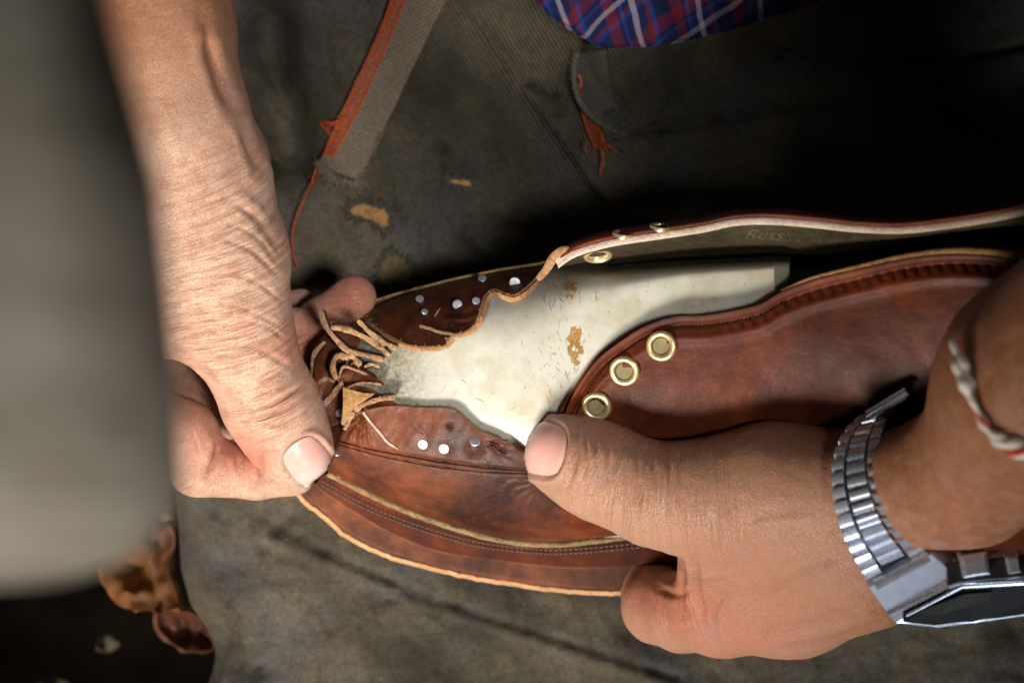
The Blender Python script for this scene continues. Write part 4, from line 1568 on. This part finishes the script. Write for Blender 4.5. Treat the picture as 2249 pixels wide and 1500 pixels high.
def skin_mesh(name, f, lo, hi, step, bones, spec, parent):
    V, F = surface_nets(f, lo, hi, step)
    for _ in range(3):
        g = grad(f, V)
        V = V - g * f(V.astype(np.float32))[:, None] * 0.9
    base = BVHTree.FromPolygons([Vector(v) for v in PA(V)], F.tolist())
    g = grad(f, V, 4.0)
    x, y, z = V.T
    front = np.clip(g[:, 2] * 3 + 0.6, 0, 1)
    disp = np.zeros(len(V))
    crease = np.zeros(len(V))
    for ln, dep, w in spec['creases']:
        ln = smooth_line(ln, 14)
        d = seg_dist(x, y, ln)
        # fade out at the two ends
        e0 = np.hypot(x - ln[0][0], y - ln[0][1])
        e1 = np.hypot(x - ln[-1][0], y - ln[-1][1])
        L = sum(math.hypot(b[0] - a[0], b[1] - a[1]) for a, b in zip(ln[:-1], ln[1:]))
        fd = np.clip(np.minimum(e0, e1) / (0.25 * L), 0, 1)
        k = np.exp(-(d / w) ** 2) * fd * front
        disp -= dep * k
        disp += dep * 0.35 * np.exp(-((d - w * 2.2) / (w * 1.3)) ** 2) * fd * front
        crease = np.maximum(crease, k * min(1, abs(dep) / 7) if dep > 0 else 0)
    for cx, cy, r, amt in spec.get('bumps', []):
        disp += amt * np.exp(-((x - cx) ** 2 + (y - cy) ** 2) / r ** 2) * front
    for (cx, cy, ang, hl, hw) in spec['nails']:
        ca, sa = math.cos(ang), math.sin(ang)
        a = (x - cx) * ca + (y - cy) * sa
        b = -(x - cx) * sa + (y - cy) * ca
        r = (np.abs(a / hl) ** 3.0 + np.abs(b / hw) ** 2.6) ** (1 / 2.8)
        disp += -7.0 * (1 / (1 + np.exp((r - 0.97) / 0.035))) * front
        fold = np.exp(-((r - 1.16) / 0.11) ** 2) * front
        fold *= np.where(a > 0, np.clip(1.2 - a / hl, 0.15, 1), 1)
        disp += 6.5 * fold
    disp += 1.0 * np.array([mnoise.noise(Vector((p[0] * 0.03, p[1] * 0.03, p[2] * 0.03))) for p in V])
    # geometric transverse wrinkles
    fl = np.zeros((len(V), 3))
    wt = np.zeros(len(V))
    s0 = 0.0
    for ch in bones:
        s0 = ch[0]
        for a, b in zip(ch[1][:-1], ch[1][1:]):
            A, Bv = np.array(a[:3], float), np.array(b[:3], float)
            ba = Bv - A
            L = np.linalg.norm(ba)
            pa = V - A
            h = (pa @ ba) / (L * L)
            hc = np.clip(h, 0, 1)
            d = np.linalg.norm(pa - hc[:, None] * ba, axis=1) / (0.5 * (a[3] + b[3]))
            w = 1 / (d + 0.02) ** 8
            side = np.array([-ba[1], ba[0], 0])
            side /= np.linalg.norm(side) + 1e-9
            fl[:, 0] += w * (s0 + h * L)
            fl[:, 1] += w * (pa @ side + 0.6 * pa[:, 2])
            wt += w
            s0 += L
    fl /= wt[:, None]
    wr = np.zeros(len(V))
    for cx, cy, r, amt in spec['wrinkle']:
        wr = np.maximum(wr, amt * np.exp(-((x - cx) ** 2 + (y - cy) ** 2) / r ** 2))
    wr = np.clip(wr + spec.get('wr0', 0.12), 0, 1)
    red = np.zeros(len(V))
    for cx, cy, r, amt in spec['red']:
        red += amt * np.exp(-((x - cx) ** 2 + (y - cy) ** 2) / r ** 2)
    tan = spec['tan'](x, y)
    Vn = V + g * disp[:, None]
    me = bpy.data.meshes.new(name)
    W = PA(Vn)
    me.from_pydata(W.tolist(), [], F.tolist())
    set_attr(me, 'flow', fl, 'FLOAT_VECTOR')
    set_attr(me, 'wrinkle', wr)
    set_attr(me, 'crease', np.clip(crease, 0, 1))
    set_attr(me, 'red', np.clip(red, 0, 1))
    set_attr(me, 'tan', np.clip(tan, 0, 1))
    o = link(name, me, ['skin'], parent)
    # make faces point outward
    me.update()
    pn = np.empty(len(me.polygons) * 3)
    me.polygons.foreach_get('normal', pn)
    pc = np.empty(len(me.polygons) * 3)
    me.polygons.foreach_get('center', pc)
    gv = PA(V + g * 3) - PA(V)
    fc = gv[F[:, 0]]
    if (pn.reshape(-1, 3) * fc).sum(1).mean() < 0:
        me.flip_normals()
    for (cx, cy, ang, hl, hw) in spec['nails']:
        ca, sa = math.cos(ang), math.sin(ang)
        nu_, nv_ = 34, 30
        G = np.zeros((nu_, nv_, 3))
        na = np.zeros((nu_, nv_))
        for i in range(nu_):
            for j in range(nv_):
                ua, ub = -1 + 2 * i / (nu_ - 1), -1 + 2 * j / (nv_ - 1)
                # squircle mapping keeps round corners
                aa = ua * math.sqrt(1 - 0.36 * ub * ub)
                bb = ub * math.sqrt(1 - 0.36 * ua * ua) 
                a, b = aa * hl * (1.0 + (0.10 if ua > 0 else 0)), bb * hw
                px, py = cx + a * ca - b * sa, cy + a * sa + b * ca
                z = hit(base, px, py, 0)[0]
                edge = max(abs(ua), abs(ub))
                G[i, j] = (px, py, z - 0.5 - 5.0 * (edge > 0.97) * (ua < 0.9) + 5 * (1 - ub * ub) + 1.5 * max(ua, 0))
                na[i, j] = 0.5 + 0.5 * aa
        nm = sheet('fingernail', G, 4, ['nail', 'nail'], o, attrs={'nail_u': na})
    return o


# person: two arms and the hem of a shirt
person = empty('person', P(1400, -300, -50))
tag(person, 'person in a plaid shirt holding the boot in both hands, thumbs pressing its leather', 'person')

# the hand on the right of the boot: thumb on the vamp, fingers under the sole
thumbR = [(1236, 998, 632, 84), (1268, 1012, 642, 93), (1330, 1040, 668, 102), (1440, 1086, 690, 108), (1560, 1100, 705, 128)]
mcR1 = [(1560, 1100, 705, 128), (1700, 1085, 725, 146), (1900, 1090, 790, 148)]
mcR2 = [(1590, 1338, 430, 100), (1740, 1300, 520, 132), (1910, 1245, 700, 140)]
midR = [(1640, 1210, 560, 120), (1900, 1170, 740, 150)]
webR = [(1566, 1150, 600, 78), (1572, 1290, 470, 82)]
idxR = [(1590, 1338, 430, 100), (1500, 1345, 330, 84), (1446, 1334, 262, 76), (1410, 1230, 84, 62), (1360, 1110, 74, 58)]
mdlR = [(1640, 1320, 330, 92), (1600, 1330, 200, 80), (1560, 1220, 72, 60), (1520, 1080, 70, 56)]
rngR = [(1740, 1310, 340, 90), (1720, 1330, 190, 78), (1690, 1210, 70, 60), (1650, 1080, 68, 55)]
pnkR = [(1830, 1290, 420, 84), (1830, 1330, 220, 70), (1800, 1220, 70, 54), (1780, 1110, 66, 50)]
armR = [(1960, 1085, 850, 138), (2132, 1040, 960, 150), (2300, 860, 1180, 248), (2700, 560, 1500, 320)]
fR = make_sdf([(60, 70, [mcR1, mcR2, midR]), (50, 40, [thumbR]), (50, 30, [webR]), (34, 24, [idxR]), (30, 24, [mdlR]), (30, 24, [rngR]), (30, 24, [pnkR]), (26, 60, [armR])])
specR = dict(
    nails=[(1193, 985, math.radians(192), 50, 60)],
    creases=[([(1262, 925), (1272, 970), (1262, 1030), (1245, 1075)], 3, 5), ([(1283, 950), (1290, 1000), (1283, 1060)], 3.5, 4), ([(1303, 950), (1312, 1010), (1305, 1080)], 3, 4),
             ([(1335, 965), (1338, 1010), (1330, 1070)], 3.5, 4), ([(1486, 1215), (1500, 1260), (1496, 1310), (1505, 1350)], 8, 7), ([(1530, 1200), (1528, 1260), (1540, 1320), (1560, 1360)], 5, 8),
             ([(1640, 1390), (1760, 1370), (1880, 1330)], 4, 12), ([(1700, 1420), (1820, 1405), (1930, 1370)], 4, 8),
             ([(1590, 1300), (1570, 1350), (1585, 1400)], 4, 6), ([(1640, 1330), (1760, 1275), (1900, 1215)], -7, 20), ([(1640, 1255), (1760, 1215), (1890, 1165)], -4, 16), ([(1600, 1180), (1680, 1150), (1800, 1135)], -3, 10), ([(1395, 975), (1400, 1020), (1392, 1100)], 2.5, 5), ([(1430, 985), (1437, 1040), (1428, 1130)], 2.5, 5),
             ([(1465, 985), (1472, 1050), (1465, 1130)], 2.5, 5), ([(1445, 1290), (1480, 1305), (1520, 1300)], 5, 7)],
    bumps=[(1300, 1000, 30, 4), (1590, 1360, 50, 6)],
    wrinkle=[(1400, 1050, 130, 0.62), (1290, 1020, 60, 0.5), (1520, 1330, 75, 0.6), (1550, 1120, 120, 0.4)],
    red=[(1160, 1000, 34, 0.25), (1330, 960, 40, 0.25), (1410, 1300, 60, 0.75), (1500, 1330, 60, 0.5), (1560, 1400, 90, 0.45), (1620, 1250, 120, 0.15), (1700, 1400, 90, 0.3), (2100, 1120, 60, 0.15)],
    tan=lambda x, y: 0.48 + 0.28 / (1 + np.exp(-(x - 1500) / 110)) + 0.30 / (1 + np.exp(-(x - 1900) / 35)), wr0=0.03)  # tan deepening towards the forearm also stands for its weaker light
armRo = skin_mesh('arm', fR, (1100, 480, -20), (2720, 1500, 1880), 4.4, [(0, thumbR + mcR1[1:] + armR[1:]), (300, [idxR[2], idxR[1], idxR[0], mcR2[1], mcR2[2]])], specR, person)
RB = bvh_of(armRo)

# the hand on the left: thumb and curled forefinger pinch the toe, other fingertips reach round it
thumbL = [(650, 985, 470, 82), (622, 940, 492, 93), (590, 880, 525, 101), (552, 790, 560, 98), (516, 715, 590, 120)]
mcL = [(516, 715, 590, 120), (480, 570, 640, 146), (438, 395, 700, 146)]
palmL = [(330, 420, 700, 165), (250, 640, 640, 150)]
palmL2 = [(400, 520, 650, 140), (378, 672, 590, 112)]
idxL = [(170, 800, 600, 100), (260, 905, 520, 88), (402, 962, 440, 82), (436, 1020, 425, 70), (560, 1040, 395, 56), (640, 1035, 378, 54)]
midL = [(250, 700, 520, 100), (380, 850, 330, 66), (480, 905, 230, 58), (590, 900, 240, 56), (640, 830, 262, 48), (642, 718, 300, 44)]
smaL = [(590, 900, 240, 52), (656, 862, 330, 34)]
rngL = [(230, 640, 480, 95), (420, 790, 280, 66), (620, 790, 240, 56), (706, 708, 290, 52), (776, 654, 330, 50)]
pnkL = [(240, 560, 480, 85), (450, 660, 250, 60), (590, 690, 190, 46), (662, 668, 190, 34)]
armL = [(438, 395, 700, 146), (372, 250, 760, 160), (345, 60, 810, 160), (290, -350, 920, 220)]
cmcL = [(470, 250, 660, 60), (520, 330, 640, 62)]
fL = make_sdf([(60, 60, [mcL, palmL, palmL2]), (60, 60, [armL]), (40, 30, [cmcL]), (44, 36, [thumbL]), (8, 11, [idxL]), (8, 18, [midL]), (6, 12, [smaL]), (6, 18, [rngL]), (6, 16, [pnkL])])
specL = dict(
    nails=[(676, 1012, math.radians(52), 50, 48)],
    creases=[([(545, 905), (590, 890), (640, 862), (668, 845)], 4.5, 5), ([(560, 925), (600, 908), (640, 888)], 3.5, 5), ([(575, 945), (615, 928), (650, 905)], 3, 5), ([(535, 880), (580, 862), (640, 838)], 3, 5),
             ([(498, 760), (560, 765), (610, 790), (645, 812)], 2.5, 6), ([(455, 1045), (472, 1010), (482, 975)], 7, 7), ([(575, 1055), (574, 1025), (570, 990)], 5, 6), ([(520, 1000), (522, 1030)], 2, 5),
             ([(500, 440), (560, 480), (600, 530), (620, 570)], 3.2, 6), ([(520, 420), (575, 462), (608, 512)], -2, 8), ([(470, 520), (550, 550), (615, 610)], 2.6, 5), ([(470, 590), (560, 618), (628, 670)], 2.4, 5), ([(450, 660), (540, 680), (630, 728)], 2.2, 5), ([(480, 480), (560, 520), (618, 590)], 2.0, 4), ([(500, 700), (580, 715), (636, 752)], 2.0, 4),
             ([(530, 280), (548, 330), (570, 380)], 6, 9), ([(448, 40), (462, 120), (490, 200), (520, 260)], 10, 12), ([(420, 800), (455, 815), (480, 850)], 3, 6)],
    bumps=[(600, 845, 34, 5), (450, 80, 26, 6)],
    wrinkle=[(570, 560, 170, 1.0), (570, 720, 150, 1.0), (610, 890, 90, 0.9), (450, 700, 160, 0.7), (400, 1060, 60, 0.5), (520, 420, 120, 0.6)],
    red=[(430, 960, 70, 0.42), (520, 1005, 55, 0.75), (570, 1020, 30, 0.6), (770, 645, 80, 0.95), (660, 750, 60, 0.75), (680, 855, 30, 0.3), (380, 840, 60, 0.35), (668, 985, 26, 0.35), (700, 950, 40, 0.2), (620, 860, 40, 0.2), (560, 970, 30, 0.2)],
    tan=lambda x, y: 0.04 + 0.96 / (1 + np.exp((y - 225) / 95)), wr0=0.10)  # tan towards the upper forearm also paints in the shade there
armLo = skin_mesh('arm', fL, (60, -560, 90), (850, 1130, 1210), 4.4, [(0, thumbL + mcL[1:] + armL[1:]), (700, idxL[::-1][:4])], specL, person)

# plaid shirt hem
sb = [(1120, -60), (1165, -12), (1190, 15), (1220, 45), (1270, 76), (1316, 102), (1328, 107), (1380, 105), (1440, 101), (1500, 92), (1560, 77), (1620, 62), (1700, 36), (1790, 8), (1900, -20)]
stp = [(1120, -420), (1200, -420), (1280, -420), (1380, -420), (1480, -420), (1580, -420), (1680, -420), (1780, -420), (1900, -420)]
T, B = catmull(sb, 120), catmull(stp, 120)
G = []
for f in np.linspace(0, 1, 60):
    q = T * (1 - f) + B * f
    z = 150 + 360 * math.sin(min(f * 2.2, 1.57)) + 20 * np.sin(q[:, 0] * 0.022 + f * 9) + 12 * np.sin(q[:, 0] * 0.05 - q[:, 1] * 0.03)
    G.append(np.concatenate([q, z[:, None]], 1))
shirt = sheet('shirt', np.array(G), 7, ['plaid', 'plaid'], person)
SHB = bvh_of(shirt)
mb = MB()
mb.tube([(x, y - 3, hit(SHB, x, y - 5, 160)[0] + 1) for x, y in catmull(sb[1:], 100)], 4.5, 6, flat=0.6)
mb.build('hem', 'plaid', shirt)

# ------------------------------------------------------------------ wrist watch
watch = empty('wristwatch', P(1950, 1150, 900))
tag(watch, 'silver digital wristwatch with a linked steel band and black face around the wrist', 'wristwatch')
Lb = [(1895, 915), (1862, 945), (1838, 985), (1827, 1040), (1832, 1105), (1850, 1170), (1876, 1224), (1905, 1272)]
Rb = [(1970, 893), (1945, 930), (1930, 975), (1930, 1025), (1942, 1075), (1966, 1128), (2000, 1172), (2036, 1212)]
NR = 13
Lq, Rq = catmull(Lb, NR + 1), catmull(Rb, NR + 1)


def wz(x, y):
    z = hit(RB, x, y, 800)[0]
    return z


# height of the band: smooth arc hugging the wrist
tt = np.linspace(0, 1, NR + 1)
cz = np.array([wz(*((Lq[i] * 0.75 + Rq[i] * 0.25))) for i in range(NR + 1)])
arcz = np.polyval(np.polyfit(tt, cz, 3), tt) + 36
band = MB()
rowc = []
for i in range(NR):
    for k, (f0, f1) in enumerate(((0.0, 0.26), (0.30, 0.70), (0.74, 1.0))):
        sh_ = 0.5 if k == 1 else 0.0
        a0, a1 = i + sh_, i + 0.86 + sh_
        if a1 > NR:
            continue
        def pt(a, f):
            j = min(int(a), NR - 1)
            u = a - j
            L = Lq[j] * (1 - u) + Lq[j + 1] * u
            R = Rq[j] * (1 - u) + Rq[j + 1] * u
            z = arcz[j] * (1 - u) + arcz[j + 1] * u
            q = L * (1 - f) + R * f
            return np.array(P(q[0], q[1], z + 10 * math.sin(f * math.pi) + (14 if f > 0.5 else 0) * (f - 0.5)))
        c00, c01, c10, c11 = pt(a0, f0), pt(a0, f1), pt(a1, f0), pt(a1, f1)
        c = (c00 + c01 + c10 + c11) / 4
        ax = (c01 + c11 - c00 - c10) / 4
        ay = (c10 + c11 - c00 - c01) / 4
        n = np.cross(ax, ay)
        n /= np.linalg.norm(n)
        if n[2] < 0:
            n = -n
        # rounded link: three-face cylinder-like top
        V = []
        m_ = 7
        for s_x in (-1, 1):
            for q_ in range(m_):
                th = math.pi * q_ / (m_ - 1)
                V.append(c + ax * s_x * 0.97 + ay * (-math.cos(th)) * 0.93 + n * U * (9 * math.sin(th) ** 0.35))
            V.append(c + ax * s_x * 0.97 + ay - n * U * 9)
            V.append(c + ax * s_x * 0.97 - ay - n * U * 9)
        F = []
        nn_ = m_ + 2
        for q_ in range(nn_):
            q2 = (q_ + 1) % nn_
            F.append((q_, q2, nn_ + q2, nn_ + q_))
        F.append(tuple(range(nn_)))
        F.append(tuple(nn_ + q_ for q_ in range(nn_)))
        band._add(V, F, 0)
# dark inner strip that the links ride on
band.build('band', 'steel', watch)
G = np.array([[(*(Lq[i] * (1 - f) + Rq[i] * f), arcz[i] - 8) for i in range(NR + 1)] for f in np.linspace(0.02, 0.98, 5)])
sheet('band_backing', G, 6, ['steel_dark'], watch)
# rest of the band round the back of the wrist
back = MB()
cen = (Lq[0] + Rq[0]) / 2
pts = [(1945, 905, arcz[0] - 60), (1960, 900, 640), (1980, 1050, 580), (2010, 1200, 560), (2040, 1290, 680)]
back.tube(pts, 50, 8, res=24, flat=0.14, flatdir=(0.2, 0.9, 0.3))
back.build('band_back', 'steel_dark', watch)
# folding clasp standing proud at the top
cl = MB()
c0, c1 = np.array(P(1905, 912, arcz[0] + 60)), np.array(P(1990, 860, arcz[0] + 70))
ax = (c1 - c0) / 2
n = np.array([0.1, 0.45, 0.9])
n /= np.linalg.norm(n)
ay = np.cross(n, ax)
ay = ay / np.linalg.norm(ay)
cl.box((c0 + c1) / 2, ax, ay * 9 * U, n * 3.5 * U, 0, 0.25)
cl.box((c0 + c1) / 2 - ay * 2 * U - n * 16 * U, ax * 0.92, ay * 8 * U, n * 8 * U, 0, 0.2)
cl.tube([P(1903, 914, arcz[0] + 62), P(1990, 861, arcz[0] + 72)], 4, 8, world=True)
cl.build('clasp', 'steel', watch)
# case: metal frame with sloping lug plate, black octagonal face
def plate(name, ring, depth, mats, parent, up_dir, bev=0.0, inset_=0.0):
    """ring of (px,py,pz) points, extruded down along -up_dir by depth units"""
    R = np.array([P(*p) for p in ring])
    c = R.mean(0)
    u = np.array(up_dir, float)
    u /= np.linalg.norm(u)
    n = len(R)
    r1 = c + (R - c) * (1 - bev) 
    rows = [r1, R - u * U * (depth * 0.12), R - u * U * depth]
    V = np.concatenate(rows)
    F = [tuple(range(n))]
    for i in range(2):
        for k in range(n):
            k2 = (k + 1) % n
            F.append((i * n + k, i * n + k2, (i + 1) * n + k2, (i + 1) * n + k))
    F.append(tuple(2 * n + k for k in range(n)))
    me = bpy.data.meshes.new(name)
    me.from_pydata(V.tolist(), [], F)
    bm = bmesh.new()
    bm.from_mesh(me)
    bmesh.ops.recalc_face_normals(bm, faces=bm.faces)
    bm.to_mesh(me)
    bm.free()
    return link(name, me, mats, parent, False)


upw = (0.05, -0.75, 0.66)
zb = arcz[-1]
plate('lug_plate', [(1908, 1290, zb + 6), (2046, 1214, zb + 20), (2108, 1270, zb + 8), (2060, 1300, zb + 2), (1952, 1352, zb - 4)], 34, ['steel_plate'], watch, upw, 0.03)
mb = MB()
p0, p1 = np.array(P(1922, 1284, zb + 20)), np.array(P(2040, 1222, zb + 34))
a_ = (p1 - p0) / 2
mb.box((p0 + p1) / 2, a_, np.array([0.4, -0.9, 0.1]) * 9 * U, np.array([0, -0.4, 0.9]) * 9 * U, 0, 0.4)
mb.build('end_link', 'steel', watch)
plate('case', [(1948, 1350, zb + 4), (2105, 1276, zb + 22), (2250, 1268, zb + 34), (2330, 1300, zb + 26), (2300, 1345, zb - 10), (2140, 1368, zb - 30), (2060, 1378, zb - 36), (1965, 1368, zb - 24)], 70, ['steel'], watch, upw, 0.02)
face = plate('face', [(1985, 1352, zb + 6), (2112, 1290, zb + 22), (2246, 1283, zb + 33), (2318, 1304, zb + 27), (2294, 1342, zb - 7), (2139, 1365, zb - 28), (2061, 1374, zb - 33), (1984, 1366, zb - 20)], 10, ['watch_glass'], watch, upw, 0.01)
plate('display', [(2012, 1346, zb + 8), (2118, 1305, zb + 22), (2180, 1300, zb + 28), (2170, 1320, zb + 12), (2060, 1350, zb - 8)], 3, ['display'], face, upw, 0.0)
mb = MB()
bz = [(1990, 1351, zb + 8), (2112, 1288, zb + 25), (2248, 1280, zb + 36), (2314, 1303, zb + 29)]
mb.tube(bz, 3.5, 6)
mb.build('bezel', 'steel', watch)
for (x0, y0, wx, wy, mt) in ((2138, 1236, 27, 24, 'steel'), (2222, 1236, 12, 18, 'steel')):
    mb = MB()
    c = np.array(P(x0, y0, zb + 24))
    mb.box(c, np.array([1, 0.15, 0]) * wx * U, np.array([-0.1, 0.9, -0.2]) * wy * U, np.array([0, -0.2, 1]) * 16 * U, 0, 0.25)
    mb.build('button_guard', mt, watch, False)
mb = MB()
c = np.array(P(2190, 1250, zb + 4))
mb.box(c, np.array([1, 0.1, 0]) * 105 * U, np.array([0, 1, -0.3]) * 22 * U, np.array([0, 0.2, 1]) * 22 * U, 0, 0.2)
mb.build('case_side', 'watch_plastic', watch, False)

# ------------------------------------------------------------------ cord bracelet
br = empty('bracelet', P(2170, 900, 1200))
tag(br, 'twisted red and white cord bracelet on the forearm above the steel watch', 'bracelet')
cordpts = [(2098, 745), (2108, 790), (2116, 830), (2128, 868), (2142, 900), (2165, 935), (2195, 965), (2235, 985), (2290, 992)]
q = catmull(cordpts, 90)
zc = np.array([max(hit(RB, x, y, 900)[0], hit(RB, x + 14, y + 4, 900)[0]) for x, y in q])
zc = np.convolve(np.pad(zc, 6, 'edge'), np.ones(13) / 13, 'valid') + 8
rad = (1 + 0.18 * np.sin(np.linspace(0, 47, 90))) * np.interp(np.linspace(0, 1, 90), [0, 0.15, 0.30, 0.42, 0.55, 0.68, 0.8, 1], [10, 14, 15, 8, 8, 10, 19, 20])
for k, mt in enumerate(('cord_white', 'cord_red', 'cord_white')):
    mb = MB()
    ph = k * 2.094
    th = 13 * np.linspace(0, 1, 90) ** 1.2 + ph + 0.8 * np.sin(np.linspace(0, 9, 90))
    nx = np.gradient(q, axis=0)
    nx /= np.linalg.norm(nx, axis=1, keepdims=True)
    px = q[:, 0] - nx[:, 1] * np.cos(th) * rad * 0.5
    py = q[:, 1] + nx[:, 0] * np.cos(th) * rad * 0.5
    pz = zc + np.sin(th) * rad * 0.5
    mb.tube(np.stack([px, py, pz], 1), rad * (0.66 if k != 1 else 0.40), 8)
    mb.build('strand', mt, br)

# ------------------------------------------------------------------ blurred wooden block close to the lens
rows = []
ZB = 3150
for yy in np.concatenate([np.linspace(-500, 1000, 30), 1000 + 285 * np.sin(np.linspace(0.08, 1, 16) * math.pi / 2)]):
    w = np.interp(yy, [-500, 0, 400, 800, 1000], [225, 262, 372, 412, 422])
    if yy > 1000:
        w = 422 * (1 - ((yy - 1000) / 286.0) ** 2.6) ** (1 / 2.2) + 4
    d = 240 * (w / 400) ** 0.6
    a = np.linspace(0, 2 * math.pi, 60, endpoint=True)
    cs, sn = np.cos(a), np.sin(a)
    x = -20 + w * np.sign(cs) * np.abs(cs) ** 0.75
    z = ZB - 200 + d * np.sign(sn) * np.abs(sn) ** 0.85
    yv = yy + 0 * x
    z = z + (1000 - yy) * 0.25
    rows.append(np.stack([x, yv, z], 1))
G = np.array(rows)
V = PA(G)
V = V.reshape(-1, 3)
nr, nc = G.shape[:2]
F = []
for i in range(nr - 1):
    for k in range(nc - 1):
        F.append((i * nc + k, i * nc + k + 1, (i + 1) * nc + k + 1, (i + 1) * nc + k))
F.append(tuple(range(nc - 1)))
F.append(tuple((nr - 1) * nc + k for k in range(nc - 1)))
me = bpy.data.meshes.new('wooden_block')
me.from_pydata(V.tolist(), [], F)
bm = bmesh.new()
bm.from_mesh(me)
bmesh.ops.remove_doubles(bm, verts=bm.verts, dist=1e-6)
bmesh.ops.recalc_face_normals(bm, faces=bm.faces)
bm.to_mesh(me)
bm.free()
wb = link('wooden_block', me, ['grey_wood'])
tag(wb, 'large out-of-focus grey block with rounded lower end in front of the left arm', 'wooden block')

# ------------------------------------------------------------------ leather scraps below the lap
scraps = [
    ([(230, 1205), (300, 1150), (350, 1130), (385, 1180), (372, 1250), (392, 1330), (350, 1340), (262, 1330), (225, 1270)], -230, 'scrap', 'large crumpled orange-brown leather scrap beside the apron edge'),
    ([(330, 1085), (372, 1090), (380, 1130), (350, 1145), (332, 1120)], -170, 'scrap_pale', 'small pale leather scrap above the orange scraps by the apron'),
    ([(345, 1345), (420, 1345), (468, 1385), (470, 1420), (410, 1428), (352, 1385)], -260, 'scrap_red', 'reddish brown leather offcut curling at the lower left of the apron'),
    ([(215, 1400), (245, 1392), (262, 1415), (240, 1432), (215, 1424)], -700, 'scrap_pale', 'tiny pale offcut alone in the dark space below the grey block'),
    ([(75, 1480), (140, 1470), (150, 1540), (70, 1560)], -700, 'scrap_pale', 'pale offcut cut by the bottom edge of the picture at lower left'),
]
for i, (pts, z, mt, lab) in enumerate(scraps):
    ring = catmull(pts + [pts[0]], 49)[:-1]
    c = ring.mean(0)
    rg = np.random.RandomState(i)
    rows = []
    for f in np.linspace(0.03, 1, 12):
        r = [(x, y, z + 75 * mnoise.noise(Vector((x * 0.014, y * 0.014, i))) + 30 * mnoise.noise(Vector((x * 0.035, y * 0.035, i + 3))) + (34 if i in (0, 2) else -24) * f * f) for x, y in c + (ring - c) * f]
        r.append(r[0])
        rows.append(r)
    o = sheet('leather_scrap', np.array(rows), 14, [mt, mt])
    tag(o, lab, 'leather scrap', 'leather scraps below the lap')
